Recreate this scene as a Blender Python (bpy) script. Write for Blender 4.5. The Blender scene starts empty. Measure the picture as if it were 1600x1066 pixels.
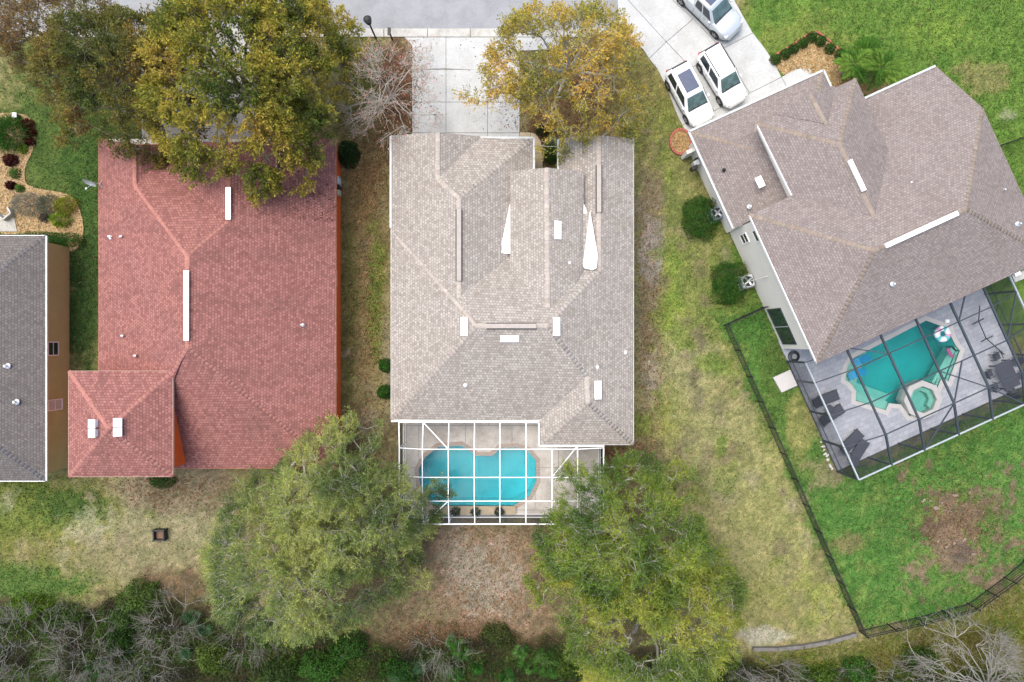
import bpy, bmesh, math, random
import numpy as np
from mathutils import Vector, Matrix
from mathutils.geometry import tessellate_polygon

random.seed(7)
RNG = np.random.default_rng(7)
SC = bpy.context.scene
COL = SC.collection

# ------------------------------------------------------------------ camera, sky, sun, exposure
S = 0.044            # metres per photo pixel on the ground
H = 47.6             # camera height
cam = bpy.data.cameras.new('camera'); camo = bpy.data.objects.new('camera', cam); COL.objects.link(camo)
camo.location = (0, 0, H); camo.rotation_euler = (0, 0, 0)
cam.sensor_width = 36.0; cam.lens = 36.0 * (H / S) / 1600.0
cam.clip_start = 0.5; cam.clip_end = 3000.0
SC.camera = camo
SUN_EL, SUN_AZ = math.radians(68), math.radians(140)      # azimuth: direction towards the sun, ccw from +X
world = bpy.data.worlds.new('World'); SC.world = world; world.use_nodes = True
wn = world.node_tree.nodes; wn.clear()
wo = wn.new('ShaderNodeOutputWorld'); wb = wn.new('ShaderNodeBackground'); ws = wn.new('ShaderNodeTexSky')
ws.sky_type = 'NISHITA'; ws.sun_disc = False; ws.sun_elevation = SUN_EL
ws.sun_rotation = math.radians(90) - SUN_AZ
ws.air_density = 1.0; ws.dust_density = 4.0; ws.ozone_density = 0.6
wb.inputs['Strength'].default_value = 0.15
world.node_tree.links.new(ws.outputs[0], wb.inputs['Color']); world.node_tree.links.new(wb.outputs[0], wo.inputs['Surface'])
sl = bpy.data.lights.new('sun', 'SUN'); so = bpy.data.objects.new('sun', sl); COL.objects.link(so)
sl.energy = 1.5; sl.angle = math.radians(60); sl.color = (1.0, 0.955, 0.88)
sd = Vector((math.cos(SUN_EL) * math.cos(SUN_AZ), math.cos(SUN_EL) * math.sin(SUN_AZ), math.sin(SUN_EL)))
so.rotation_euler = sd.to_track_quat('Z', 'Y').to_euler(); so.location = (0, 0, 80)
SC.view_settings.view_transform = 'Standard'; SC.view_settings.look = 'None'
SC.view_settings.gamma = 1.0; SC.view_settings.exposure = 1.06
SC.view_settings.use_curve_mapping = False
SC.cycles.max_bounces = 8; SC.cycles.diffuse_bounces = 3; SC.cycles.transparent_max_bounces = 12

# ------------------------------------------------------------------ helpers
def P(px, py, z=0.0):
    k = S * (1 - z / H)
    return ((px - 800) * k, (533 - py) * k, z)
TH = math.radians(24.5); CT, ST = math.cos(TH), math.sin(TH)
def Q(a, b, z=0.0):                     # frame of the house at the right: a along its front, b towards its garden
    return (a * CT + b * ST, a * ST - b * CT, z)
def s2l(c):
    c = c / 255.0
    return c / 12.92 if c <= 0.04045 else ((c + 0.055) / 1.055) ** 2.4
KALB = 1 / 1.5
def C(r, g, b, k=KALB):
    return (min(.85, s2l(r) * k), min(.85, s2l(g) * k), min(.85, s2l(b) * k), 1.0)

def vnoise(x, y, scale, seed, octaves=3):
    r = np.random.default_rng(seed); out = np.zeros_like(np.asarray(x, float)); amp = 1.0; tot = 0
    for o in range(octaves):
        n = 256; g = r.random((n, n)); fx = np.asarray(x) / scale * 2 ** o + 37.3; fy = np.asarray(y) / scale * 2 ** o + 91.7
        ix = np.floor(fx).astype(int); iy = np.floor(fy).astype(int); tx = fx - ix; ty = fy - iy
        tx = tx * tx * (3 - 2 * tx); ty = ty * ty * (3 - 2 * ty)
        a = g[ix % n, iy % n]; b = g[(ix + 1) % n, iy % n]; c = g[ix % n, (iy + 1) % n]; d = g[(ix + 1) % n, (iy + 1) % n]
        out = out + amp * ((a * (1 - tx) + b * tx) * (1 - ty) + (c * (1 - tx) + d * tx) * ty); tot += amp; amp *= .5
    return out / tot

# --- materials
MATS = {}
def newmat(name):
    m = bpy.data.materials.new(name); m.use_nodes = True; nt = m.node_tree; nt.nodes.clear()
    out = nt.nodes.new('ShaderNodeOutputMaterial'); MATS[name] = m
    return m, nt, out
def N(nt, t, **kw):
    n = nt.nodes.new(t)
    for k, v in kw.items():
        if k in n.inputs: n.inputs[k].default_value = v
        else: setattr(n, k, v)
    return n
def ramp(nt, stops):
    r = nt.nodes.new('ShaderNodeValToRGB'); e = r.color_ramp.elements
    while len(e) < len(stops): e.new(.5)
    for i, (p, c) in enumerate(stops): e[i].position = p; e[i].color = c
    return r
def mul(c, f): return (c[0] * f, c[1] * f, c[2] * f, 1.0)
def mat_plain(name, col, rough=.6, metal=0.0, var=.12, scale=3.0, bump=0.0, bscale=60.0, spec=.4, coat=0.0):
    m, nt, out = newmat(name); L = nt.links.new
    p = N(nt, 'ShaderNodeBsdfPrincipled', Roughness=rough, Metallic=metal)
    p.inputs['Specular IOR Level'].default_value = spec; p.inputs['Coat Weight'].default_value = coat; p.inputs['Coat Roughness'].default_value = .08
    tc = N(nt, 'ShaderNodeTexCoord'); nz = N(nt, 'ShaderNodeTexNoise', Scale=scale, Detail=6.0, Roughness=.65)
    L(tc.outputs['Object'], nz.inputs['Vector'])
    r = ramp(nt, [(.25, mul(col, 1 - var)), (.75, mul(col, 1 + var))]); L(nz.outputs['Fac'], r.inputs[0]); L(r.outputs[0], p.inputs['Base Color'])
    if bump:
        n2 = N(nt, 'ShaderNodeTexNoise', Scale=bscale, Detail=4.0); b = N(nt, 'ShaderNodeBump', Strength=bump, Distance=.02)
        L(tc.outputs['Object'], n2.inputs['Vector']); L(n2.outputs['Fac'], b.inputs['Height']); L(b.outputs[0], p.inputs['Normal'])
    L(p.outputs[0], out.inputs[0]); return m
def mat_shingle(name, light, dark, stain, stain_amt=.35, row=.19, rough=.9):
    m, nt, out = newmat(name); L = nt.links.new
    p = N(nt, 'ShaderNodeBsdfPrincipled', Roughness=rough); p.inputs['Specular IOR Level'].default_value = .2
    uv = N(nt, 'ShaderNodeUVMap', uv_map='uv')
    nd = N(nt, 'ShaderNodeTexNoise', Scale=2.2, Detail=2.0); L(uv.outputs[0], nd.inputs['Vector'])
    mv = N(nt, 'ShaderNodeVectorMath', operation='SCALE'); mv.inputs['Scale'].default_value = .035; L(nd.outputs['Color'], mv.inputs[0])
    ad = N(nt, 'ShaderNodeVectorMath', operation='ADD'); L(uv.outputs[0], ad.inputs[0]); L(mv.outputs[0], ad.inputs[1])
    br = N(nt, 'ShaderNodeTexBrick', Scale=1.0); br.inputs['Brick Width'].default_value = .19; br.inputs['Row Height'].default_value = row
    br.inputs['Mortar Size'].default_value = .02; br.inputs['Mortar Smooth'].default_value = .6; br.inputs['Bias'].default_value = -.1
    br.inputs['Color1'].default_value = light; br.inputs['Color2'].default_value = dark; br.inputs['Mortar'].default_value = mul(dark, .84)
    br.offset = .5; br.offset_frequency = 2
    L(ad.outputs[0], br.inputs['Vector'])
    wn_ = N(nt, 'ShaderNodeTexNoise', Scale=7.0, Detail=3.0); L(uv.outputs[0], wn_.inputs['Vector'])
    h = N(nt, 'ShaderNodeMapRange'); h.inputs['From Min'].default_value = .3; h.inputs['From Max'].default_value = .7; h.inputs['To Min'].default_value = .86; h.inputs['To Max'].default_value = 1.12
    L(wn_.outputs['Fac'], h.inputs[0])
    mm = N(nt, 'ShaderNodeMix', data_type='RGBA', blend_type='MULTIPLY'); mm.inputs[0].default_value = 1.0
    L(br.outputs['Color'], mm.inputs[6]); L(h.outputs[0], mm.inputs[7])
    # weather stains, stretched down the slope
    mp = N(nt, 'ShaderNodeMapping'); mp.inputs['Scale'].default_value = (.55, .16, 1); L(uv.outputs[0], mp.inputs[0])
    sn = N(nt, 'ShaderNodeTexNoise', Scale=1.3, Detail=7.0, Roughness=.7); L(mp.outputs[0], sn.inputs['Vector'])
    sr = N(nt, 'ShaderNodeMapRange'); sr.inputs['From Min'].default_value = .48; sr.inputs['From Max'].default_value = .78; sr.inputs['To Max'].default_value = stain_amt
    L(sn.outputs['Fac'], sr.inputs[0])
    m2 = N(nt, 'ShaderNodeMix', data_type='RGBA'); L(sr.outputs[0], m2.inputs[0]); L(mm.outputs[2], m2.inputs[6]); m2.inputs[7].default_value = stain
    L(m2.outputs[2], p.inputs['Base Color'])
    b = N(nt, 'ShaderNodeBump', Strength=.6, Distance=.015); L(br.outputs['Fac'], b.inputs['Height']); b.invert = True; L(b.outputs[0], p.inputs['Normal'])
    L(p.outputs[0], out.inputs[0]); return m
def mat_vcol(name, rough=.7, trans=0.0, var=.15, scale=9.0, spec=.25):
    m, nt, out = newmat(name); L = nt.links.new
    p = N(nt, 'ShaderNodeBsdfPrincipled', Roughness=rough); p.inputs['Specular IOR Level'].default_value = spec
    a = N(nt, 'ShaderNodeVertexColor', layer_name='Col')
    tc = N(nt, 'ShaderNodeTexCoord'); nz = N(nt, 'ShaderNodeTexNoise', Scale=scale, Detail=5.0, Roughness=.7); L(tc.outputs['Object'], nz.inputs['Vector'])
    mr = N(nt, 'ShaderNodeMapRange'); mr.inputs['From Min'].default_value = .3; mr.inputs['From Max'].default_value = .7; mr.inputs['To Min'].default_value = 1 - var; mr.inputs['To Max'].default_value = 1 + var
    L(nz.outputs['Fac'], mr.inputs[0])
    mm = N(nt, 'ShaderNodeMix', data_type='RGBA', blend_type='MULTIPLY'); mm.inputs[0].default_value = 1.0
    L(a.outputs[0], mm.inputs[6]); L(mr.outputs[0], mm.inputs[7]); L(mm.outputs[2], p.inputs['Base Color'])
    if trans:
        t = N(nt, 'ShaderNodeBsdfTranslucent'); L(mm.outputs[2], t.inputs[0]); mx = N(nt, 'ShaderNodeMixShader'); mx.inputs[0].default_value = trans
        L(p.outputs[0], mx.inputs[1]); L(t.outputs[0], mx.inputs[2]); L(mx.outputs[0], out.inputs[0])
    else: L(p.outputs[0], out.inputs[0])
    return m
def mat_screen(name, col, alpha):
    m, nt, out = newmat(name); L = nt.links.new
    d = N(nt, 'ShaderNodeBsdfDiffuse'); d.inputs[0].default_value = col; t = N(nt, 'ShaderNodeBsdfTransparent'); mx = N(nt, 'ShaderNodeMixShader')
    tc = N(nt, 'ShaderNodeTexCoord'); nz = N(nt, 'ShaderNodeTexNoise', Scale=.8, Detail=4.0); L(tc.outputs['Object'], nz.inputs['Vector'])
    mr = N(nt, 'ShaderNodeMapRange'); mr.inputs['From Min'].default_value = .3; mr.inputs['From Max'].default_value = .7; mr.inputs['To Min'].default_value = alpha * .85; mr.inputs['To Max'].default_value = alpha * 1.15
    L(nz.outputs['Fac'], mr.inputs[0]); L(mr.outputs[0], mx.inputs[0]); L(t.outputs[0], mx.inputs[1]); L(d.outputs[0], mx.inputs[2]); L(mx.outputs[0], out.inputs[0])
    return m
def mat_water(name, tint):
    m, nt, out = newmat(name); L = nt.links.new
    t = N(nt, 'ShaderNodeBsdfTransparent'); t.inputs[0].default_value = tint; g = N(nt, 'ShaderNodeBsdfGlossy', Roughness=.03)
    f = N(nt, 'ShaderNodeFresnel', IOR=1.33); mx = N(nt, 'ShaderNodeMixShader'); tc = N(nt, 'ShaderNodeTexCoord')
    nz = N(nt, 'ShaderNodeTexNoise', Scale=2.5, Detail=3.0); b = N(nt, 'ShaderNodeBump', Strength=.08, Distance=.05)
    L(tc.outputs['Object'], nz.inputs['Vector']); L(nz.outputs['Fac'], b.inputs['Height']); L(b.outputs[0], g.inputs['Normal']); L(b.outputs[0], f.inputs['Normal'])
    L(f.outputs[0], mx.inputs[0]); L(t.outputs[0], mx.inputs[1]); L(g.outputs[0], mx.inputs[2]); L(mx.outputs[0], out.inputs[0]); return m
def mat_pattern(name, c1, c2, joint, bw, rh, mortar=.012, rot=0.0, patch=None, patch_amt=.0, patch_scale=.5, vor=False):
    m, nt, out = newmat(name); L = nt.links.new
    p = N(nt, 'ShaderNodeBsdfPrincipled', Roughness=.8); p.inputs['Specular IOR Level'].default_value = .25
    tc = N(nt, 'ShaderNodeTexCoord'); mp = N(nt, 'ShaderNodeMapping'); mp.inputs['Rotation'].default_value = (0, 0, rot); L(tc.outputs['Object'], mp.inputs[0])
    br = N(nt, 'ShaderNodeTexBrick', Scale=1.0); br.inputs['Brick Width'].default_value = bw; br.inputs['Row Height'].default_value = rh
    br.inputs['Mortar Size'].default_value = mortar; br.inputs['Color1'].default_value = c1; br.inputs['Color2'].default_value = c2; br.inputs['Mortar'].default_value = joint
    L(mp.outputs[0], br.inputs['Vector'])
    nz = N(nt, 'ShaderNodeTexNoise', Scale=patch_scale, Detail=8.0, Roughness=.7); L(tc.outputs['Object'], nz.inputs['Vector'])
    mr = N(nt, 'ShaderNodeMapRange'); mr.inputs['From Min'].default_value = .42; mr.inputs['From Max'].default_value = .66; mr.inputs['To Max'].default_value = patch_amt
    L(nz.outputs['Fac'], mr.inputs[0])
    mm = N(nt, 'ShaderNodeMix', data_type='RGBA'); L(mr.outputs[0], mm.inputs[0]); L(br.outputs['Color'], mm.inputs[6]); mm.inputs[7].default_value = patch or c2
    n2 = N(nt, 'ShaderNodeTexNoise', Scale=14.0, Detail=4.0); L(tc.outputs['Object'], n2.inputs['Vector'])
    m2 = N(nt, 'ShaderNodeMapRange'); m2.inputs['From Min'].default_value = .3; m2.inputs['From Max'].default_value = .7; m2.inputs['To Min'].default_value = .88; m2.inputs['To Max'].default_value = 1.1
    L(n2.outputs['Fac'], m2.inputs[0]); m3 = N(nt, 'ShaderNodeMix', data_type='RGBA', blend_type='MULTIPLY'); m3.inputs[0].default_value = 1.0
    L(mm.outputs[2], m3.inputs[6]); L(m2.outputs[0], m3.inputs[7]); L(m3.outputs[2], p.inputs['Base Color'])
    b = N(nt, 'ShaderNodeBump', Strength=.4, Distance=.01); b.invert = True; L(br.outputs['Fac'], b.inputs['Height']); L(b.outputs[0], p.inputs['Normal'])
    L(p.outputs[0], out.inputs[0]); return m

WHITE = mat_plain('white_paint', (.78, .78, .77, 1), .45, var=.05)
MEMBRANE = mat_plain('white_membrane', (.80, .80, .79, 1), .5, var=.07, scale=4)
ALU = mat_plain('galvanised_metal', (.62, .66, .68, 1), .35, metal=.6, var=.1)
GUTTER = mat_plain('gutter_white', (.42, .45, .45, 1), .5, var=.2, scale=5)
BLACK = mat_plain('black_metal', (.016, .017, .018, 1), .5, var=.2)
BRONZE = mat_plain('dark_bronze_metal', (.035, .045, .055, 1), .45, var=.15)
BRONZE_L = mat_plain('grey_gutter_metal', (.30, .34, .36, 1), .4, var=.1)
GLASS = mat_plain('dark_window_glass', (.02, .03, .035, 1), .08, var=.3, spec=.8)
CARGLASS = mat_plain('car_glass', (.07, .12, .12, 1), .05, var=.6, scale=2.0, spec=.7)  # sky reflection is put into this lighter teal glass colour
TYRE = mat_plain('tyre_rubber', (.02, .02, .02, 1), .8)
RIM = mat_plain('wheel_alloy', (.35, .35, .36, 1), .35, metal=.8)
CARWHITE = mat_plain('car_white', (.80, .81, .80, 1), .3, var=.02, coat=.8)
CARSILVER = mat_plain('car_silver', (.50, .54, .56, 1), .35, metal=.35, var=.03, coat=.8)
PLASTIC = mat_plain('black_plastic', (.02, .022, .024, 1), .55)
TAILRED = mat_plain('tail_lamp_red', (.55, .02, .03, 1), .2)
LAMPCLR = mat_plain('head_lamp_clear', (.55, .58, .58, 1), .1, metal=.3)
CONCRETE = mat_pattern('driveway_concrete', C(206, 209, 208), C(202, 205, 204), C(204, 207, 206), 60, 60, .0, 0, C(172, 172, 166), .55, .55)
CONCRETE_OLD = mat_pattern('old_concrete', C(196, 196, 190), C(190, 190, 184), C(193, 193, 187), 60, 60, .0, 0, C(150, 146, 136), .6, .7)
CURB = mat_pattern('kerb_concrete', C(208, 208, 202), C(200, 200, 194), C(204, 204, 198), 60, 60, .0, 0, C(158, 152, 140), .65, .9)
WALK = mat_plain('stained_walkway', C(196, 180, 150), .85, var=.25, scale=1.6, bump=.2)
ASPHALT = mat_pattern('old_asphalt', C(166, 169, 173), C(160, 163, 167), C(163, 166, 170), 60, 60, .0, 0, C(140, 142, 146), .6, .8)
SH_C = mat_shingle('shingle_beige_grey', C(194, 187, 178), C(158, 151, 143), C(142, 131, 119), .5, row=.17)
SH_R = mat_shingle('shingle_red', C(180, 126, 118), C(142, 94, 88), C(112, 82, 78), .65, row=.17)
SH_B = mat_shingle('shingle_brown_grey', C(163, 153, 148), C(139, 129, 125), C(122, 111, 105), .5, row=.15)
SH_G = mat_shingle('shingle_grey', C(132, 127, 123), C(110, 105, 102), C(90, 88, 86), .45, row=.17)
CAP_C = (188, 179, 170)
CAP_R = (186, 130, 120)
CAP_B = (156, 143, 131)
CAP_G = (124, 121, 122)
CAPM = None; TANTRIM = mat_plain('tan_trim', C(176, 160, 146), .7); BROWNTRIM = mat_plain('brown_trim', C(128, 114, 108), .8); CAPSOLID = mat_plain('vent_cover_beige', C(188, 179, 171), .9, var=.15, scale=4)
ORANGE = mat_plain('orange_stucco', C(226, 98, 40, 1.0), .9, var=.1, scale=1.5, bump=.2)
TANWALL = mat_plain('olive_tan_stucco', C(172, 170, 120, 1.0), .9, var=.1, scale=1.2, bump=.2)
CREAM = mat_plain('cream_stucco', C(228, 224, 214, .9), .9, var=.05, scale=1.2, bump=.2)
BEIGEW = mat_plain('beige_stucco', C(195, 188, 178), .9, var=.06, scale=1.2, bump=.2)
BARK = mat_plain('bark_grey', C(150, 142, 128), .9, var=.3, scale=4, bump=.4, bscale=25)
BARKPALE = mat_plain('bark_pale', C(196, 192, 178), .9, var=.25, scale=5)
BARKPINK = mat_plain('bark_pinkish', C(186, 172, 160), .9, var=.25, scale=5)
LEAF = mat_vcol('leaf', .65, .4, .15, 1.2, spec=.15); CAPM = mat_vcol('cap_shingle', .9, 0, .12, 6.0, spec=.15)
GROUNDM = None
SCR_TOP = mat_screen('screen_roof', (.10, .11, .12, 1), .10)
SCR_WALL = mat_screen('screen_wall', (.03, .035, .04, 1), .5)
SCR_TOP_B = mat_screen('screen_roof_dark', (.06, .07, .08, 1), .10)
SCR_WALL_B = mat_screen('screen_wall_dark', (.035, .04, .045, 1), .45)
WATER = mat_water('pool_water', (.97, .99, .99, 1)); _nt = WATER.node_tree; _va = _nt.nodes.new('ShaderNodeVolumeAbsorption'); _va.inputs['Color'].default_value = (.06, .90, .93, 1); _va.inputs['Density'].default_value = .55
_nt.links.new(_va.outputs[0], [n_ for n_ in _nt.nodes if n_.type == 'OUTPUT_MATERIAL'][0].inputs['Volume'])
PLASTER = mat_plain('pool_plaster_blue', C(134, 194, 202, 1.0), .6, var=.16, scale=.4)
PLASTER_T = mat_plain('pool_plaster_teal', C(72, 168, 162, 1.0), .6, var=.12, scale=.6)
PLASTER_S = mat_plain('pool_shelf_teal', C(124, 170, 156, 1.0), .6, var=.1, scale=2)
DECK_C = mat_pattern('stained_pool_deck', C(214, 208, 200, .8), C(206, 200, 190, .8), C(170, 165, 158, .8), 3.2, 2.9, .03, 0, C(150, 142, 132, .8), .7, .5)
DECK_R = mat_pattern('grey_paver_deck', C(196, 199, 206), C(174, 179, 188), C(160, 164, 172), .42, .30, .012, -TH, C(158, 163, 172), .55, .9)
COPING = mat_pattern('brick_coping', C(198, 182, 170), C(182, 166, 154), C(160, 148, 138), .22, .11, .012, 0, C(196, 176, 158), .5, 1.2)
COPING_W = mat_plain('pale_coping', C(206, 204, 200), .7, var=.07, scale=3)
REDBRICK = mat_plain('red_edging_brick', C(176, 104, 84), .85, var=.2, scale=4)
TIMBER = mat_plain('weathered_timber', C(122, 119, 114), .9, var=.3, scale=3, bump=.4)
ROCK = mat_plain('pale_rock', C(150, 132, 118), .9, var=.25, scale=5, bump=.4)
CUSHION = mat_plain('charcoal_sling', (.045, .05, .065, 1), .85, var=.15)
BLUEFLOAT = mat_plain('blue_resin', (.01, .25, .45, 1), .4)

# --- objects
def tag(o, label=None, cat=None, group=None, kind=None):
    if label: o['label'] = label
    if cat: o['category'] = cat
    if group: o['group'] = group
    if kind: o['kind'] = kind
    return o
def empty(name, loc, label=None, cat=None, group=None, kind=None, rz=0.0):
    o = bpy.data.objects.new(name, None); COL.objects.link(o); o.location = loc; o.rotation_euler = (0, 0, rz); o.empty_display_size = .3
    return tag(o, label, cat, group, kind)
def wloc(o):
    v = Vector((0, 0, 0))
    while o is not None: v = v + o.location; o = o.parent
    return v
def link(name, me, mat, parent=None):
    o = bpy.data.objects.new(name, me); COL.objects.link(o)
    if mat is not None and not me.materials: me.materials.append(mat)
    if parent is not None: o.parent = parent
    return o
def mk(name, verts, faces, mat, parent=None, uvs=None, smooth=False, local=False):
    """verts in world coordinates (unless local); uvs: one per face corner in order"""
    off = Vector((0, 0, 0)) if (local or parent is None) else wloc(parent)
    me = bpy.data.meshes.new(name)
    me.from_pydata([(v[0] - off.x, v[1] - off.y, v[2] - off.z) for v in verts], [], faces)
    if uvs is not None:
        l = me.uv_layers.new(name='uv'); l.data.foreach_set('uv', np.asarray(uvs, np.float32).ravel())
    if smooth: me.polygons.foreach_set('use_smooth', [True] * len(me.polygons))
    me.update()
    return link(name, me, mat, parent)
def npmesh(name, V, F, mat, parent=None, cols=None, smooth=False, local=False):
    off = np.zeros(3) if (local or parent is None) else np.array(wloc(parent))
    V = np.asarray(V, np.float32) - off.astype(np.float32); F = np.asarray(F, np.int32); k = F.shape[1]
    me = bpy.data.meshes.new(name)
    me.vertices.add(len(V)); me.vertices.foreach_set('co', V.ravel())
    me.loops.add(F.size); me.loops.foreach_set('vertex_index', F.ravel())
    me.polygons.add(len(F)); me.polygons.foreach_set('loop_start', np.arange(0, F.size, k, dtype=np.int32))
    if cols is not None:
        a = me.color_attributes.new('Col', 'FLOAT_COLOR', 'POINT'); c = np.ones((len(V), 4), np.float32); c[:, :3] = cols; a.data.foreach_set('color', c.ravel())
    if smooth: me.polygons.foreach_set('use_smooth', np.ones(len(F), bool))
    me.update(calc_edges=True); me.validate()
    return link(name, me, mat, parent)
class MB:
    def __init__(s): s.v = []; s.f = []
    def add(s, v, f):
        n = len(s.v); s.v += [tuple(p) for p in v]; s.f += [[i + n for i in q] for q in f]; return s
    def box(s, x0, x1, y0, y1, z0, z1, M=None):
        v = [Vector(p) for p in ((x0, y0, z0), (x1, y0, z0), (x1, y1, z0), (x0, y1, z0), (x0, y0, z1), (x1, y0, z1), (x1, y1, z1), (x0, y1, z1))]
        if M is not None: v = [M @ p for p in v]
        return s.add(v, [(3, 2, 1, 0), (4, 5, 6, 7), (0, 1, 5, 4), (1, 2, 6, 5), (2, 3, 7, 6), (3, 0, 4, 7)])
    def bar(s, a, b, w, h, up=(0, 0, 1), ext=0.0):      # rectangular bar a->b
        a = Vector(a); b = Vector(b); d = (b - a); L = d.length; d = d / L; a = a - d * ext; b = b + d * ext
        u = Vector(up); side = d.cross(u)
        if side.length < 1e-4: side = d.cross(Vector((1, 0, 0)))
        side.normalize(); u = side.cross(d).normalized()
        v = []
        for p in (a, b):
            for i, j in ((-1, -1), (1, -1), (1, 1), (-1, 1)): v.append(p + side * (w / 2 * i) + u * (h / 2 * j))
        return s.add(v, [(0, 1, 2, 3), (7, 6, 5, 4), (0, 4, 5, 1), (1, 5, 6, 2), (2, 6, 7, 3), (3, 7, 4, 0)])
    def tube(s, pts, rad, n=8, cap=True):
        pts = [Vector(p) for p in pts]; rings = []
        if not hasattr(rad, '__len__'): rad = [rad] * len(pts)
        base = len(s.v); vs = []
        for i, p in enumerate(pts):
            d = (pts[min(i + 1, len(pts) - 1)] - pts[max(i - 1, 0)]).normalized()
            a = d.cross(Vector((0, 0, 1)));
            if a.length < 1e-3: a = Vector((1, 0, 0))
            a.normalize(); b = d.cross(a)
            for k in range(n):
                t = 2 * math.pi * k / n; vs.append(p + (a * math.cos(t) + b * math.sin(t)) * rad[i])
        fs = []
        for i in range(len(pts) - 1):
            for k in range(n): fs.append((i * n + k, i * n + (k + 1) % n, (i + 1) * n + (k + 1) % n, (i + 1) * n + k))
        if cap: fs.append(tuple(range(n))[::-1]); fs.append(tuple((len(pts) - 1) * n + k for k in range(n)))
        return s.add(vs, fs)
    def prism(s, poly, z0, z1):
        n = len(poly); v = [(p[0], p[1], z0) for p in poly] + [(p[0], p[1], z1) for p in poly]
        tri = tessellate_polygon([[Vector((p[0], p[1], 0)) for p in poly]])
        f = [(t[0] + n, t[1] + n, t[2] + n) for t in tri] + [(t[2], t[1], t[0]) for t in tri] + [(i, (i + 1) % n, (i + 1) % n + n, i + n) for i in range(n)]
        return s.add(v, f)
    def build(s, name, mat, parent=None, smooth=False, local=False):
        o = mk(name, s.v, s.f, mat, parent, None, smooth, local)
        bm = bmesh.new(); bm.from_mesh(o.data); bmesh.ops.recalc_face_normals(bm, faces=bm.faces); bm.to_mesh(o.data); bm.free()
        return o
def bevel_obj(o, w=.02, seg=2):
    m = o.modifiers.new('bevel', 'BEVEL'); m.width = w; m.segments = seg; m.limit_method = 'ANGLE'; return o
def poly_hole(outer, holes, z):
    loops = [[Vector((p[0], p[1], 0)) for p in outer]] + [[Vector((p[0], p[1], 0)) for p in h] for h in holes]
    tri = tessellate_polygon(loops); v = [(p.x, p.y, z) for l in loops for p in l]
    return v, [tuple(t) for t in tri]
def offset_poly(poly, d):
    """move every edge outwards by d (ccw poly -> grows for d > 0)"""
    n = len(poly); A = sum(poly[i][0] * poly[(i + 1) % n][1] - poly[(i + 1) % n][0] * poly[i][1] for i in range(n)); sg = 1 if A > 0 else -1; out = []
    for i in range(n):
        p0, p1, p2 = Vector(poly[i - 1][:2]), Vector(poly[i][:2]), Vector(poly[(i + 1) % n][:2])
        d1 = (p1 - p0).normalized(); d2 = (p2 - p1).normalized(); n1 = Vector((d1.y, -d1.x)) * sg; n2 = Vector((d2.y, -d2.x)) * sg
        m = n1 + n2; k = m.dot(n1)
        out.append(tuple(p1 + m * (d / max(k, .35))))
    return out
def ccw(poly):
    n = len(poly); A = sum(poly[i][0] * poly[(i + 1) % n][1] - poly[(i + 1) % n][0] * poly[i][1] for i in range(n))
    return poly if A > 0 else poly[::-1]
def inpoly(x, y, poly):
    r = np.zeros(np.shape(x), bool); n = len(poly)
    for i in range(n):
        x0, y0 = poly[i][:2]; x1, y1 = poly[(i + 1) % n][:2]
        c = ((y0 > y) != (y1 > y)); xi = (x1 - x0) * (y - y0) / ((y1 - y0) if y1 != y0 else 1e-9) + x0; r ^= c & (x < xi)
    return r
def smoothpoly(pts, it=2):
    for _ in range(it):
        q = []
        for i in range(len(pts)):
            a = pts[i]; b = pts[(i + 1) % len(pts)]
            q.append((a[0] * .75 + b[0] * .25, a[1] * .75 + b[1] * .25)); q.append((a[0] * .25 + b[0] * .75, a[1] * .25 + b[1] * .75))
        pts = q
    return pts

# ------------------------------------------------------------------ ground
DECK_C_POLY = [P(x, y)[:2] for x, y in ((629, 652), (629, 808), (938, 808), (938, 690), (850, 690), (850, 652))]
DECK_R_POLY = [Q(a, b)[:2] for a, b in ((16.65, 7.6), (16.65, 17.45), (31.0, 17.45), (31.0, 7.6))]
POOL_C_PX = [(654, 734), (658, 766), (679, 790), (802, 790), (827, 775), (838, 752), (837, 719), (825, 705), (808, 699), (782, 700), (775, 707), (769, 712), (744, 712), (735, 705), (721, 696), (685, 698), (665, 714)]
POOL_R_PX = [(1320, 594), (1323, 574), (1331, 560), (1446, 501), (1482, 514), (1486, 528), (1493, 541), (1499, 548), (1481, 596), (1470, 592), (1465, 603), (1452, 640), (1420, 650), (1407, 632), (1388, 630), (1383, 641), (1336, 626), (1337, 611), (1328, 599)]
pool_c = ccw([P(*p)[:2] for p in POOL_C_PX]); pool_r = ccw([P(*p)[:2] for p in POOL_R_PX])
spa_c = P(1437, 624); spa_poly = [(spa_c[0] + 1.32 * math.cos(math.radians(22.5 + 24.5 + 45 * k)), spa_c[1] + 1.32 * math.sin(math.radians(22.5 + 24.5 + 45 * k))) for k in range(8)]
LAWN_R = [(1131, 508), (1190, 480), (1225, 545), (1309, 742), (1620, 604), (1620, 885), (1575, 925), (1500, 965), (1342, 990)]

def dist_poly(x, y, poly):
    d = np.full(np.shape(x), 1e9); n = len(poly)
    for i in range(n):
        x0, y0 = poly[i]; x1, y1 = poly[(i + 1) % n]; L2 = (x1 - x0) ** 2 + (y1 - y0) ** 2
        t = np.clip(((x - x0) * (x1 - x0) + (y - y0) * (y1 - y0)) / L2, 0, 1); d = np.minimum(d, np.hypot(x - x0 - t * (x1 - x0), y - y0 - t * (y1 - y0)))
    return np.where(inpoly(x, y, poly), d, -d)

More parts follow.
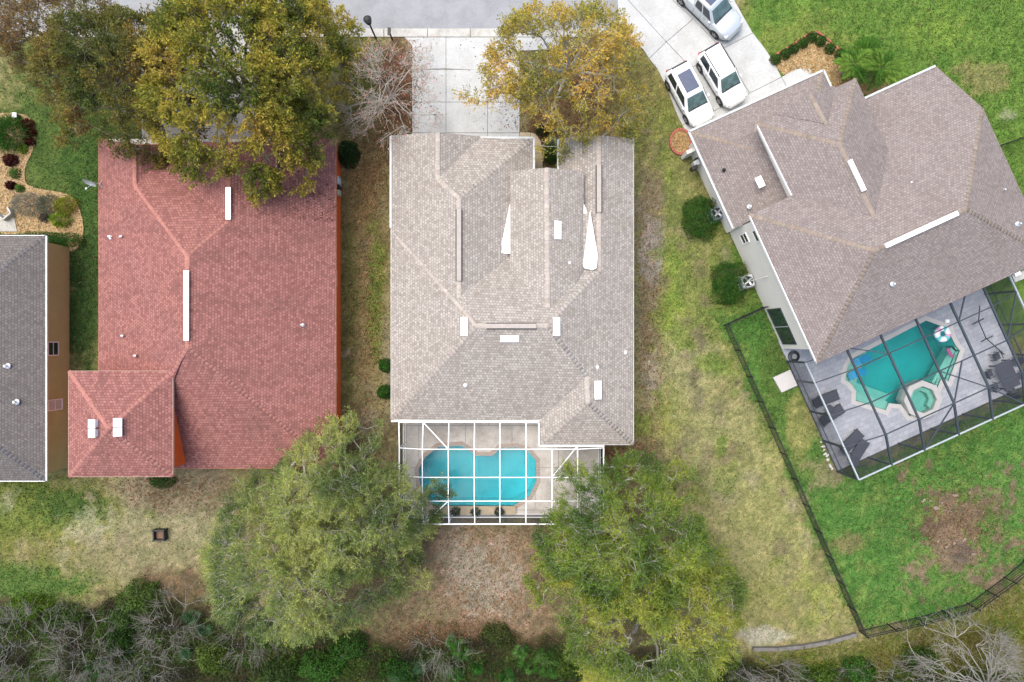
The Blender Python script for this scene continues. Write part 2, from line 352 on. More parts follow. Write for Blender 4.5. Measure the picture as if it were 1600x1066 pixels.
ZONES = [  # cx, cy, rx, ry, colour, weight, noise softness
    (100, 260, 130, 260, (78, 102, 50), .95, .3), (140, 300, 40, 130, (68, 98, 46), .8, .4), (130, 480, 40, 130, (64, 90, 46), 1, .2), (200, 150, 60, 60, (120, 120, 62), .5, .6),
    (60, 800, 170, 70, (104, 122, 56), .9, .6), (120, 790, 70, 30, (74, 102, 50), .8, .6), (40, 905, 150, 38, (80, 112, 52), .9, .5), (90, 860, 110, 35, (136, 130, 70), .6, .7),
    (240, 830, 90, 90, (158, 150, 114), .85, .8), (270, 760, 120, 40, (150, 132, 104), .9, .6), (130, 820, 40, 25, (186, 176, 152), .5, .9), (12, 785, 16, 22, (190, 180, 160), .5, .8), (220, 880, 110, 40, (150, 138, 98), .7, .7), (280, 915, 60, 30, (120, 92, 68), .8, .6),
    (570, 130, 40, 100, (106, 108, 52), .9, .5), (625, 140, 34, 100, (134, 92, 72), .95, .3), (600, 210, 50, 40, (128, 96, 62), .8, .5),
    (572, 460, 42, 260, (134, 114, 72), .9, .4), (590, 470, 14, 120, (98, 118, 52), .8, .6), (545, 500, 12, 220, (104, 106, 56), .7, .6), (560, 300, 30, 60, (140, 110, 68), .8, .6), (605, 560, 12, 110, (150, 134, 112), .6, .6),
    (905, 150, 110, 90, (146, 114, 74), .95, .4), (850, 230, 40, 50, (112, 82, 58), .9, .4), (1000, 140, 60, 110, (136, 130, 70), .85, .5), (1030, 220, 45, 60, (134, 142, 68), .85, .5),
    (1060, 460, 110, 260, (122, 130, 72), .9, .6), (1015, 480, 26, 260, (136, 116, 92), .85, .5), (1020, 400, 22, 60, (160, 150, 144), .8, .7), (1020, 600, 16, 60, (158, 144, 134), .7, .7),
    (1050, 470, 22, 110, (124, 146, 66), .8, .6), (1065, 580, 60, 70, (160, 150, 110), .7, .7), (1040, 660, 40, 60, (130, 140, 66), .6, .7), (1125, 300, 60, 120, (146, 142, 88), .8, .6),
    (1130, 680, 90, 110, (152, 150, 98), .8, .6), (1150, 715, 26, 20, (120, 102, 78), .7, .9), (1200, 830, 90, 130, (150, 150, 92), .85, .6), (1160, 880, 60, 60, (150, 144, 92), .7, .7), (1270, 930, 60, 60, (140, 150, 78), .8, .6), (1200, 940, 90, 40, (146, 142, 82), .7, .6), (1190, 992, 36, 11, (188, 180, 166), .7, .9),
    (760, 910, 150, 130, (152, 122, 96), 1, .3), (752, 890, 70, 66, (178, 166, 150), .65, 1.1), (700, 1000, 90, 30, (126, 96, 72), .8, .5), (560, 820, 120, 200, (118, 100, 72), .8, .5), (960, 850, 130, 190, (124, 106, 74), .8, .5), (960, 720, 60, 40, (128, 98, 70), .8, .5),
]
_zr = random.Random(5)
for _k in range(60):      # worn and lush spots in the dry strip
    _x, _y = _zr.uniform(1000, 1190), _zr.uniform(250, 780); _r = _zr.uniform(6, 22)
    ZONES.append((_x, _y, _r, _r * _zr.uniform(.6, 1.8), _zr.choice([(116, 104, 80), (132, 116, 92), (104, 128, 58), (112, 132, 62), (150, 142, 110)]), _zr.uniform(.35, .7), 1.1))
for _k in range(40):
    _x, _y = _zr.choice([(_zr.uniform(0, 330), _zr.uniform(760, 930)), (_zr.uniform(1200, 1330), _zr.uniform(650, 980)), (_zr.uniform(536, 608), _zr.uniform(240, 680))]); _r = _zr.uniform(6, 20)
    ZONES.append((_x, _y, _r, _r * _zr.uniform(.6, 1.6), _zr.choice([(120, 106, 80), (140, 126, 100), (98, 120, 56), (160, 150, 120)]), _zr.uniform(.35, .65), 1.1))
def zone(px, py, detail=True):
    """real colour of the ground cover (lawn, dry grass, sand, litter), srgb 0-255 -> linear albedo"""
    sh = px.shape; col = np.empty(sh + (3,)); col[:] = (150, 140, 92)
    w1 = vnoise(px, py, 60, 1, 4); w2 = vnoise(px, py, 18, 2, 4); w3 = vnoise(px, py, 7, 3, 3)
    nz = (w1 - .5) * 1.1 + (w2 - .5) * 1.1 + (w3 - .5) * .8
    def mix(mask, c):
        m = np.clip(mask, 0, 1)[..., None]; col[:] = col * (1 - m) + np.array(c) * m
    def sst(e0, e1, v): t = np.clip((v - e0) / (e1 - e0), 0, 1); return t * t * (3 - 2 * t)
    top = sst(1130, 1170, px + (py - 60) * .3) * sst(560, 500, py)
    mix(top, (98, 130, 58))
    for cx, cy, rx, ry, c, w, s in ZONES:
        d = np.hypot((px - cx) / rx, (py - cy) / ry) + nz * max(s, .5) * 1.5
        mix(w * sst(1.25, .55, d), c)
    d = dist_poly(px, py, LAWN_R) + nz * 26
    mix(sst(-6, 10, d), (82, 124, 58))
    mix(sst(-6, 10, d) * sst(.5, .72, w1 * .5 + w2 * .5) * .6, (70, 106, 50))
    mix(sst(.5, .7, w2 * .6 + w3 * .4) * sst(-6, 10, d) * .5, (132, 148, 78))
    for cx, cy, rx, ry, c, w, s in [(1215, 590, 34, 80, (86, 112, 54), .8, .6), (1250, 660, 22, 90, (150, 146, 88), .8, .5), (1290, 740, 40, 30, (156, 136, 104), .7, .7),
                                    (1500, 820, 74, 72, (130, 106, 84), .95, 1.4), (1440, 820, 36, 26, (104, 82, 66), .85, 1.4), (1480, 860, 60, 30, (150, 124, 98), .6, 1.4), (1505, 860, 20, 14, (110, 92, 84), .7, .9), (1330, 850, 40, 16, (150, 122, 88), .6, .9),
                                    (1540, 118, 45, 30, (136, 130, 82), .8, .8), (1580, 180, 14, 8, (172, 168, 158), .5, .9), (1460, 40, 60, 30, (124, 150, 66), .5, .8), (1250, 60, 80, 40, (132, 140, 72), .5, .8)]:
        dd = np.hypot((px - cx) / rx, (py - cy) / ry) + nz * s * 1.5
        mix(w * sst(1.2, .5, dd), c)
    b = py + nz * 40
    edge = np.where(px < 330, 940, np.where(px < 900, 985, np.where(px < 1180, 1010, 1040 - (px - 1180) * .12)))
    mix(sst(-10, 20, b - edge), (84, 74, 50))
    mix(sst(1160, 1200, px) * sst(0, 16, b - (1030 - (px - 1180) * .12 - np.clip(px - 1480, 0, 200) * .35)), (122, 116, 62))
    if detail:
        g = vnoise(px, py, 3.2, 5, 3); g2 = vnoise(px, py, 11, 9, 3)
        col *= (0.80 + .4 * g)[..., None]
        k = ((g2 - .5) * .34)[..., None]; col[:] = col * (1 + k * np.array((1.1, .7, .9)))
    tan_ = np.clip((col[..., 0] - col[..., 1] + 12) / 30, 0, 1)[..., None]; lum = (col @ np.array((.3, .55, .15)))[..., None]; col[:] = lum + (col - lum) * (1 - .16 * tan_); col *= 1 - .06 * tan_ * np.array((1.3, .7, .8))
    c = np.clip(col, 0, 255) / 255.0
    lin = np.where(c <= .04045, c / 12.92, ((c + .055) / 1.055) ** 2.4)
    return lin * KALB

fx = np.arange(-41, 41.01, .2); fy = np.arange(-29, 29.01, .2)
gx = np.concatenate([[-900, -300, -120, -60], fx, [60, 120, 300, 900]]); gy = np.concatenate([[-900, -300, -120, -50], fy, [50, 120, 300, 900]])
GX, GY = np.meshgrid(gx, gy, indexing='ij'); nx, ny = GX.shape
idx = np.arange(nx * ny).reshape(nx, ny)
F = np.stack([idx[:-1, :-1], idx[1:, :-1], idx[1:, 1:], idx[:-1, 1:]], -1).reshape(-1, 4)
cxm = ((GX[:-1, :-1] + GX[1:, 1:]) / 2).ravel(); cym = ((GY[:-1, :-1] + GY[1:, 1:]) / 2).ravel()
hole = inpoly(cxm, cym, offset_poly(ccw(DECK_C_POLY), -.35)) | inpoly(cxm, cym, offset_poly(ccw(DECK_R_POLY), -.35))
F = F[~hole]
PXG = GX / S + 800; PYG = 533 - GY / S
gcol = zone(np.clip(PXG, -300, 1900), np.clip(PYG, -250, 1300))
gz = (vnoise(GX, GY, 4.0, 11, 4) - .5) * .05 - .03
gm, nt, out = newmat('ground_cover'); L = nt.links.new
p = N(nt, 'ShaderNodeBsdfPrincipled', Roughness=.95); p.inputs['Specular IOR Level'].default_value = .1
va = N(nt, 'ShaderNodeVertexColor', layer_name='Col'); tc = N(nt, 'ShaderNodeTexCoord')
n1 = N(nt, 'ShaderNodeTexNoise', Scale=3.0, Detail=8.0, Roughness=.75); n2 = N(nt, 'ShaderNodeTexNoise', Scale=11.0, Detail=6.0, Roughness=.8)
L(tc.outputs['Object'], n1.inputs['Vector']); L(tc.outputs['Object'], n2.inputs['Vector'])
r1 = ramp(nt, [(.3, (.66, .74, .66, 1)), (.7, (1.32, 1.22, 1.28, 1))]); L(n1.outputs['Fac'], r1.inputs[0])
r2 = ramp(nt, [(.32, (.45, .52, .45, 1)), (.5, (1, 1, 1, 1)), (.68, (1.6, 1.5, 1.45, 1))]); L(n2.outputs['Fac'], r2.inputs[0])
m1 = N(nt, 'ShaderNodeMix', data_type='RGBA', blend_type='MULTIPLY'); m1.inputs[0].default_value = 1; L(va.outputs[0], m1.inputs[6]); L(r1.outputs[0], m1.inputs[7])
m2 = N(nt, 'ShaderNodeMix', data_type='RGBA', blend_type='MULTIPLY'); m2.inputs[0].default_value = 1; L(m1.outputs[2], m2.inputs[6]); L(r2.outputs[0], m2.inputs[7])
L(m2.outputs[2], p.inputs['Base Color']); bp = N(nt, 'ShaderNodeBump', Strength=.7, Distance=.08); L(n2.outputs['Fac'], bp.inputs['Height']); L(bp.outputs[0], p.inputs['Normal'])
L(p.outputs[0], out.inputs[0])
o = npmesh('ground', np.stack([GX, GY, gz], -1).reshape(-1, 3), F, gm, None, gcol.reshape(-1, 3), True)
tag(o, 'lawns, dry grass, sand and leaf litter between the houses', kind='structure')

# ------------------------------------------------------------------ road, kerb, driveways
def flat(name, poly, z0, z1, mat, parent=None): return MB().prism(poly, z0, z1).build(name, mat, parent)
def pxp(pts): return [P(x, y)[:2] for x, y in pts]
road = flat('road', pxp([(-900, -900), (-900, 46), (965, 46), (965, -900)]), -.1, .012, ASPHALT); tag(road, 'old grey asphalt street along the top', kind='structure')
kerb = empty('kerb', P(400, 52), 'pale concrete kerb strip between street and front lawns', kind='structure')
xs = [-120, -40, 40, 110, 180, 250, 320, 390, 460, 530, 600, 668, 735, 800, 870, 965]
for a, b in zip(xs[:-1], xs[1:]):
    bevel_obj(MB().prism(pxp([(a + .4, 45), (b - .4, 45), (b - .4, 58), (a + .4, 58)]), -.1, .05 + random.uniform(-.004, .004)).build('kerb_stone', CURB, kerb), .02)
def slabs(name, label, polys, mat, z=.045, gap=.012):
    pts = [p for q in polys for p in q]; c = (sum(p[0] for p in pts) / len(pts), sum(p[1] for p in pts) / len(pts))
    r = empty(name, P(*c), label, kind='structure')
    for q in polys:
        poly = offset_poly(ccw(pxp(q)), -gap)
        bevel_obj(MB().prism(poly, -.1, z + random.uniform(-.004, .004)).build('slab', mat, r), .012, 1)
    return r
cd = []
cd.append([(632, 58.5), (697, 58.5), (697, 108), (644, 109), (644, 72)]); cd.append([(697, 58.5), (880, 58.5), (868, 78), (812, 80), (812, 112), (697, 108)])
for y0, y1 in ((109, 160), (160, 208), (208, 234)):
    for x0, x1 in (((644, 697), (697, 762), (762, 812)) if y0 >= 160 else ((644, 697), (697, 812))): cd.append([(x0, y0), (x1, y0), (x1, y1), (x0, y1)])
slabs('driveway', 'pale concrete driveway in front of the beige roofed house', cd, CONCRETE)
slabs('path', 'stained beige walkway curving round the garage corner', [[(812, 207), (829, 207), (829, 240), (812, 240)], [(829, 207), (838, 210), (845, 220), (848, 240), (829, 240)], [(829, 240), (848, 240), (848, 300), (829, 300)]], WALK)
ld = [[(x0, y0), (x1, y0), (x1, y1), (x0, y1)] for x0, x1 in ((222, 282), (282, 340), (340, 398)) for y0, y1 in ((58.5, 106), (106, 152), (152, 198), (198, 240))]
slabs('driveway', 'shaded concrete driveway under the big tree by the red house', ld, CONCRETE_OLD)
rd = [[(965, -17), (1041, 66), (1014, 92), (1005, 78), (985, 60), (965, 45)],
      [(1014, 92), (1041, 66), (1080, 107), (1115, 174), (1066, 196), (1058, 180), (1043, 140), (1027, 108)],
      [(965, -17), (965, -60), (992, -60), (1050, 0), (1083, 30), (1041, 66)],
      [(1041, 66), (1083, 30), (1128, 77), (1080, 107)], [(1080, 107), (1128, 77), (1171, 146), (1115, 174)],
      [(992, -60), (1115, -60), (1150, 6), (1168, 38), (1176, 52), (1128, 77), (1083, 30), (1050, 0)],
      [(1128, 77), (1176, 52), (1193, 73.5), (1207, 94), (1221, 121), (1171, 146)],
      [(1066, 196), (1115, 174), (1171, 146), (1221, 121), (1234, 146), (1080, 222)],
      [(1221, 121), (1236, 111), (1250, 107), (1266, 108), (1280, 128), (1234, 146)]]
slabs('driveway', 'wide white concrete driveway carrying three parked cars', rd, CONCRETE)

# ------------------------------------------------------------------ houses
def roof(parent, faces, mat, flashing=None):
    v = []; f = []; uv = []
    for pts in faces:
        pts = [Vector(p) for p in pts]; n = Vector((0, 0, 0))
        for i in range(len(pts)): n += pts[i].cross(pts[(i + 1) % len(pts)])
        n.normalize()
        if n.z < 0: pts = pts[::-1]; n = -n
        u = Vector((0, 0, 1)).cross(n)
        if u.length < 1e-3: u = Vector((1, 0, 0))
        u.normalize(); w = n.cross(u); b = len(v)
        proj = [Vector((p.dot(u), p.dot(w), 0)) for p in pts]
        for t in tessellate_polygon([proj]):
            q = [pts[i] for i in t]
            if (q[1] - q[0]).cross(q[2] - q[0]).z < 0: t = (t[0], t[2], t[1])
            f.append([b + i for i in t]); uv += [(proj[i].x, proj[i].y) for i in t]
        v += pts
    return mk('roof', v, f, mat, parent, uv)
def caps(rf, lines, col, w=.26, seg=.27):
    for a, b in lines:
        a = Vector(a); b = Vector(b)
        if b.z < a.z: a, b = b, a                # laid upwards
        d = b - a; L_ = d.length; d.normalize(); side = d.cross(Vector((0, 0, 1))).normalized(); up = side.cross(d).normalized(); n = max(1, int(L_ / seg)); V = []; Fq = []; cl = []
        for i in range(n):
            p0 = a + d * (L_ * i / n) + up * .022; p1 = a + d * (L_ * (i + 1.1) / n) + up * .012; j = random.uniform(-.012, .012)
            dn = Vector((0, 0, -.055)); wv = side * (w / 2 * random.uniform(.92, 1.08)); k = len(V)
            vs = [p0 - wv + dn, p0 + side * j, p0 + wv + dn, p1 - wv * .95 + dn, p1, p1 + wv * .95 + dn]
            vs += [vs[0] - up * .05, vs[1] - up * .05, vs[2] - up * .05]
            V += [tuple(q) for q in vs]; Fq += [[k + q for q in f_] for f_ in ((0, 1, 4, 3), (1, 2, 5, 4), (0, 6, 7, 1), (1, 7, 8, 2))]
            g = random.uniform(.92, 1.08) if random.random() < .85 else random.uniform(.8, 1.2); cl += [tuple(x * g * random.uniform(.97, 1.03) for x in C(*col)[:3])] * 9
        npmesh('ridge_cap', np.array(V), np.array(Fq), CAPM, rf, np.array(cl))
def strip(name, pts, w, h, mat, parent, dz=0.0, closed=False):
    n = len(pts)
    for i in range(n if closed else n - 1):
        a = Vector(pts[i]); b = Vector(pts[(i + 1) % n]); a.z += dz; b.z += dz
        MB().bar(a, b, w, h).build(name, mat, parent)
def walls(parent, poly, z0, z1, mat, name='wall'):
    return MB().prism(poly, z0, z1).build(name, mat, parent)
def box_vent(rf, c, w, l, h, mat, rz=0.0, tilt=(0, 0)):
    M = Matrix.Translation(Vector(c)) @ Matrix.Rotation(rz, 4, 'Z') @ Matrix.Rotation(tilt[0], 4, 'X') @ Matrix.Rotation(tilt[1], 4, 'Y')
    m = MB().box(-w / 2, w / 2, -l / 2, l / 2, h * .55, h, M); m.box(-w / 2 + .05, w / 2 - .05, -l / 2 + .05, l / 2 - .05, -.1, h * .55, M)
    return bevel_obj(m.build('roof_vent', mat, rf), .02)
def pipe(rf, p, r=.055, h=.32, mat=ALU):
    p = Vector(p); m = MB(); m.tube([p - Vector((0, 0, .1)), p + Vector((0, 0, h))], r, 10); m.tube([p + Vector((0, 0, .0)), p + Vector((0, 0, .06))], [r * 2.6, r * 1.2], 12)
    return m.build('vent_pipe', mat, rf)
def window(parent, c, n, w, h, depth=.06, glass=GLASS, frame=WHITE, bars=1):
    """window centred at c on a vertical wall with outward normal n (2-D)"""
    nx_, ny_ = n; rz = math.atan2(ny_, nx_) - math.pi / 2
    wroot = None
    M = Matrix.Translation(Vector(c)) @ Matrix.Rotation(rz, 4, 'Z'); t = .07; m = MB()
    for x0, x1, z0, z1 in ((-w / 2, w / 2, h / 2 - t, h / 2), (-w / 2, w / 2, -h / 2, -h / 2 + t), (-w / 2, -w / 2 + t, -h / 2 + t, h / 2 - t), (w / 2 - t, w / 2, -h / 2 + t, h / 2 - t)): m.box(x0, x1, 0, depth, z0, z1, M)
    if bars: m.box(-w / 2 + t, w / 2 - t, 0, depth * .8, -.02, .02, M)
    f = m.build('window', frame, parent)
    MB().box(-w / 2 + t, w / 2 - t, 0, depth * .45, -h / 2 + t, h / 2 - t, M).build('pane', glass, f)
    return f

# ---- beige roofed house in the middle
z0 = 2.7
hc = empty('house', P(800, 450), 'middle house with beige grey shingle roof, white flat vents and white framed pool cage behind', 'house')
def c(px, py, z): return P(px, py, z)
cf = [
    [c(611, 212, z0), c(684, 207, 4.0), c(684, 280, 4.0), c(717, 310, 4.6), c(717, 465, 4.6), c(745, 509, 5.15), c(611, 656, z0)],   # west
    [c(684, 207, 4.0), c(684, 280, 4.0), c(752, 213, 2.72)],
    [c(684, 280, 4.0), c(717, 310, 4.6), c(833, 216, z0), c(752, 213, 2.72)],
    [c(717, 310, 4.6), c(833, 216, z0), c(833, 372, z0), c(717, 465, 4.6)],
    [c(717, 465, 4.6), c(833, 372, z0), c(875, 372, z0), c(936, 424, 3.7), c(855, 509, 5.15), c(745, 509, 5.15)],      # north
    [c(611, 656, z0), c(745, 509, 5.15), c(855, 509, 5.15), c(917, 588, 4.0), c(843, 657, z0)],                      # south
    [c(990, 216, z0), c(936, 212, 3.72), c(936, 424, 3.72), c(855, 509, 5.15), c(917, 588, 4.0), c(919, 629, 4.0), c(990, 695, z0)],   # east
    [c(843, 657, z0), c(917, 588, 4.0), c(919, 629, 4.0), c(844, 695, z0)], [c(844, 695, z0), c(919, 629, 4.0), c(990, 695, z0)],
    [c(936, 212, 3.72), c(936, 424, 3.72), c(873, 372, 2.68), c(873, 217, 2.68)],
    # raised entry gable
    [c(797, 268, 3.72), c(854, 262, 4.75), c(856, 482, 4.75), c(797, 426, 3.72)], [c(854, 262, 4.75), c(912, 268, 3.72), c(912, 334, 3.74), c(921, 333, 3.74), c(911, 420, 3.76), c(902, 452, 4.05), c(856, 482, 4.75)],
]
rc = roof(hc, cf, SH_C)
caps(rc, [(c(745, 509, 5.15), c(611, 656, z0)), (c(745, 509, 5.15), c(612, 360, z0)), (c(745, 509, 5.15), c(855, 509, 5.15)), (c(855, 509, 5.15), c(936, 424, 3.72)), (c(855, 509, 5.15), c(917, 588, 4.0)), (c(917, 588, 4.0), c(919, 629, 4.0)),
          (c(919, 629, 4.0), c(844, 695, z0)), (c(919, 629, 4.0), c(990, 695, z0)), (c(684, 207, 4.0), c(684, 280, 4.0)), (c(684, 280, 4.0), c(717, 310, 4.6)), (c(717, 310, 4.6), c(717, 465, 4.6)), (c(717, 310, 4.6), c(833, 216, z0)),
          (c(936, 212, 3.72), c(936, 424, 3.72)), (c(854, 262, 4.75), c(856, 480, 4.75))], CAP_C, .28)
for a, b in ((c(717, 327, 4.66), c(717, 439, 4.66)), (c(760, 509.5, 5.22), c(838, 509.5, 5.22)), (c(936, 258, 3.79), c(936, 332, 3.79))):       # raised ridge vents with dark side slots
    v = MB().bar(a, b, .28, .04).build('ridge_vent', CAPSOLID, rc); MB().bar(Vector(a) - Vector((0, 0, .05)), Vector(b) - Vector((0, 0, .05)), .40, .05).build('vent_slot', BLACK, v)
for pts in ([c(797, 318, 3.62), c(797, 396, 3.62), c(792, 397, 3.60), c(784, 395, 3.55), c(782, 390, 3.5)], [c(922, 330, 3.84), c(911, 414, 3.88), c(913, 419, 3.9), c(926, 422, 3.9), c(932, 419, 3.9), c(934, 400, 3.88)], [c(912, 318, 3.7), c(918, 333, 3.72), c(912, 334, 3.72)]):
    n_ = len(pts); v = [Vector(p) for p in pts] + [Vector(p) - Vector((0, 0, .5)) for p in pts]
    m = MB(); m.add(v, [tuple(range(n_))] + [(i, (i + 1) % n_, (i + 1) % n_ + n_, i + n_) for i in range(n_)]); o = m.build('cricket_membrane', MEMBRANE, rc); o['label'] = 'white membrane wedge between two roof slopes'
pit = math.atan(.42)
for px, py, w, l, tl, z in ((726.5, 510.5, .48, 1.16, (0, -pit), 4.80), (868.5, 510.5, .48, 1.16, (0, pit), 4.92), (796.5, 528.5, 1.16, .44, (pit, 0), 4.85), (870.5, 360, .48, 1.14, (0, pit), 4.5), (933.5, 609.5, .46, 1.18, (0, pit), 3.82)):
    box_vent(rc, c(px, py, z), w, l, .14, MEMBRANE, 0, tl)
for px, py, z in ((889, 411, 4.2), (727, 602, 3.7), (933, 574, 3.75), (977, 551, 2.95)): pipe(rc, c(px, py, z), .05, .25, WHITE)
outl = [c(611, 212, z0), c(611, 656, z0), c(843, 657, z0), c(844, 695, z0), c(990, 695, z0), c(990, 216, z0), c(873, 217, z0), c(873, 330, z0), c(833, 330, z0), c(833, 216, z0)]
v, f = poly_hole([p[:2] for p in outl], [], z0 - .19); mk('soffit', v, f, WHITE, hc)
strip('fascia', outl, .03, .2, WHITE, hc, -.10, True)
for a, b in ((c(610.5, 213, z0), c(610.5, 356, z0)), (c(742, 215.5, z0), c(833.5, 215.5, z0)), (c(834.2, 216, z0), c(834.2, 300, z0)), (c(872, 218, z0), c(872, 300, z0)), (c(611, 658, z0), c(843, 658, z0)), (c(845, 696.5, z0), c(940, 696.5, z0))):
    MB().bar(a, b, .13, .11).build('gutter', GUTTER, hc)
ip = offset_poly(ccw([p[:2] for p in outl]), -.42); walls(hc, ip, -.05, z0 - .12, BEIGEW)
g = [c(627, 217, 2.7), c(684, 213, 3.85), c(741, 217, 2.7)]
MB().add([g[0], g[1], g[2]] + [(p[0], p[1] - .2, p[2]) for p in g], [(0, 1, 2), (5, 4, 3), (0, 3, 4, 1), (1, 4, 5, 2), (0, 2, 5, 3)]).build('gable_wall', BEIGEW, hc)
g = [c(800, 272, 3.68), c(854, 268, 4.65), c(909, 272, 3.68)]
MB().add([g[0], g[1], g[2], (g[2][0], g[2][1], 0), (g[0][0], g[0][1], 0)] + [(p[0], p[1] - .2, p[2]) for p in (g[0], g[1], g[2], (g[2][0], g[2][1], 0), (g[0][0], g[0][1], 0))], [(0, 1, 2, 3, 4), (9, 8, 7, 6, 5)] + [(i, (i + 1) % 5, (i + 1) % 5 + 5, i + 5) for i in range(5)]).build('gable_wall', BEIGEW, hc)
g = [c(876, 222, 2.7), c(936, 218, 3.6), c(987, 222, 2.7)]
MB().add([g[0], g[1], g[2]] + [(p[0], p[1] - .2, p[2]) for p in g], [(0, 1, 2), (5, 4, 3), (0, 3, 4, 1), (1, 4, 5, 2), (0, 2, 5, 3)]).build('gable_wall', BEIGEW, hc)
xw = P(611, 0, z0)[0] + .42
for py in (430, 560): window(hc, (xw, P(0, py, z0)[1], 1.5), (-1, 0), 1.2, 1.3)
xe = P(990, 0, z0)[0] - .42
for py in (320, 480, 640): window(hc, (xe, P(0, py, z0)[1], 1.5), (1, 0), 1.0, 1.2)

# ---- red roofed house with an orange wall
hr = empty('house', P(330, 480), 'house with red shingle roof and bright orange walls beside the middle house', 'house')
ZA = 5.4
rf_ = [
    [c(154, 216, z0), c(154, 732, z0), c(268, 600, 5.3), c(292, 543, 5.95), c(292, 400, 5.95), c(210, 290, 4.15), c(208, 226, 4.15)],   # west
    [c(154, 732, z0), c(525, 732, z0), c(292, 543, 5.95), c(262, 584, 5.35)],                                          # south
    [c(292, 543, 5.95), c(525, 732, z0), c(525, 217, z0), c(432, 290, 4.17), c(432, 222, 4.17), c(357, 222, 5.25), c(357, 345, 5.25), c(292, 400, 5.95)],   # east
    [c(432, 290, 4.17), c(525, 217, z0), c(432, 217, z0)],
    [c(292, 400, 5.95), c(210, 290, 4.15), c(250, 250, 3.25), c(250, 224, 2.75), c(290, 224, 2.75), c(290, 290, 3.96), c(357, 345, 5.25)],   # north
    [c(357, 345, 5.25), c(290, 290, 3.96), c(290, 222, 3.96), c(357, 222, 5.25)],
    [c(208, 226, 4.15), c(210, 290, 4.15), c(250, 250, 3.25), c(250, 226, 3.25)],
    # two storey annex
    [c(107, 580, ZA), c(107, 745, ZA), c(168, 670, 6.75)], [c(107, 745, ZA), c(270, 745, ZA), c(168, 670, 6.75)], [c(270, 745, ZA), c(270, 580, ZA), c(168, 670, 6.75)], [c(270, 580, ZA), c(107, 580, ZA), c(168, 670, 6.75)],
]
rr = roof(hr, rf_, SH_R)
caps(rr, [(c(292, 543, 5.95), c(525, 732, z0)), (c(292, 543, 5.95), c(266, 588, 5.45)), (c(292, 400, 5.95), c(292, 543, 5.95)), (c(292, 400, 5.95), c(210, 290, 4.15)), (c(292, 400, 5.95), c(357, 345, 5.25)), (c(357, 222, 5.25), c(357, 345, 5.25)), (c(432, 290, 4.17), c(525, 217, z0)),
          (c(156, 217, z0), c(190, 256, 3.52)), (c(209, 226, 4.15), c(210, 290, 4.15)), (c(168, 670, 6.75), c(107, 580, ZA)), (c(168, 670, 6.75), c(107, 745, ZA)), (c(168, 670, 6.75), c(270, 745, ZA)), (c(168, 670, 6.75), c(270, 580, ZA))], CAP_R, .26)
for a, b in ((c(291.5, 423, 6.06), c(291.5, 532, 6.06)), (c(357, 293, 5.36), c(357, 343, 5.36))):
    MB().bar(a, b, .30, .12).build('ridge_vent', ALU, rr)
for px, py, z in ((173, 371, 3.2), (191, 371, 3.5), (193, 525, 3.55), (213, 556, 4.0), (472, 508, 3.5)):
    q = Vector(c(px, py, z)); m = MB(); m.tube([q - Vector((0, 0, .1)), q + Vector((0, 0, .28)), q + Vector((.06, 0, .36)), q + Vector((.18, 0, .34))], .07, 8); m.tube([q, q + Vector((0, 0, .05))], [.16, .1], 10); m.build('vent_pipe', ALU, rr)
for px, py, ty in ((149, 669, -pit), (186, 667, pit)):
    for s in (-.28, .28):
        q = Vector(c(px, py, 6.42 if px < 160 else 6.5)); q.y += s; box_vent(rr, q, .48, .52, .3, MEMBRANE, 0, (0, ty * .6))
ol = [c(154, 216, z0), c(154, 732, z0), c(525, 732, z0), c(525, 217, z0)]
v, f = poly_hole([p[:2] for p in ol], [], z0 - .17); mk('soffit', v, f, CREAM, hr); strip('fascia', ol[:1] + ol[1:4], .03, .18, mat_plain('fascia_orange', C(190, 120, 84), .6), hr, -.09)
olA = [c(107, 580, ZA), c(107, 745, ZA), c(270, 745, ZA), c(270, 580, ZA)]
v, f = poly_hole([p[:2] for p in olA], [], ZA - .17); mk('soffit', v, f, CREAM, hr); strip('fascia', olA, .03, .16, mat_plain('fascia_pale', C(214, 190, 170), .6), hr, -.08, True)
ipr = offset_poly(ccw([p[:2] for p in ol]), -.36); walls(hr, ipr, -.05, z0 - .1, ORANGE)
walls(hr, offset_poly(ccw([p[:2] for p in olA]), -.38), z0 - .15, ZA - .1, ORANGE, 'upper_wall')
strip('drip_edge', [c(432, 222, 4.2), c(432, 288, 4.2)], .06, .2, TANTRIM, hr, -.05)
xr_ = P(525, 0, z0)[0] - .36
for py in (432, 588): window(hr, (xr_, P(0, py, z0)[1], 1.75), (1, 0), 1.0, 1.1)
window(hr, (P(222, 0, z0)[0], ipr[0][1] * 0 + P(0, 732, z0)[1] + .36, 1.4), (0, -1), 1.8, 1.4)

# ---- grey roofed house at the left edge
ht = empty('house', P(-60, 560), 'grey roofed house with olive tan wall and two white windows, cut by the left edge', 'house')
zt = 2.9
tf = [[c(72, 368, zt), c(72, 752, zt), c(-193, 562, 6.2)], [c(72, 368, zt), c(-460, 368, zt), c(-250, 562, 6.2), c(-193, 562, 6.2)], [c(72, 752, zt), c(-460, 752, zt), c(-250, 562, 6.2), c(-193, 562, 6.2)], [c(-460, 368, zt), c(-460, 752, zt), c(-250, 562, 6.2)]]
rt = roof(ht, tf, SH_G); caps(rt, [(c(72, 368, zt), c(-193, 562, 6.2)), (c(72, 752, zt), c(-193, 562, 6.2)), (c(-193, 562, 6.2), c(-250, 562, 6.2))], CAP_G)
olt = [c(72, 368, zt), c(72, 752, zt), c(-460, 752, zt), c(-460, 368, zt)]
v, f = poly_hole([p[:2] for p in olt], [], zt - .18); mk('soffit', v, f, WHITE, ht); strip('fascia', olt, .04, .18, WHITE, ht, -.08, True)
strip('gutter', [c(73, 369, zt), c(73, 751, zt)], .11, .1, GUTTER, ht)
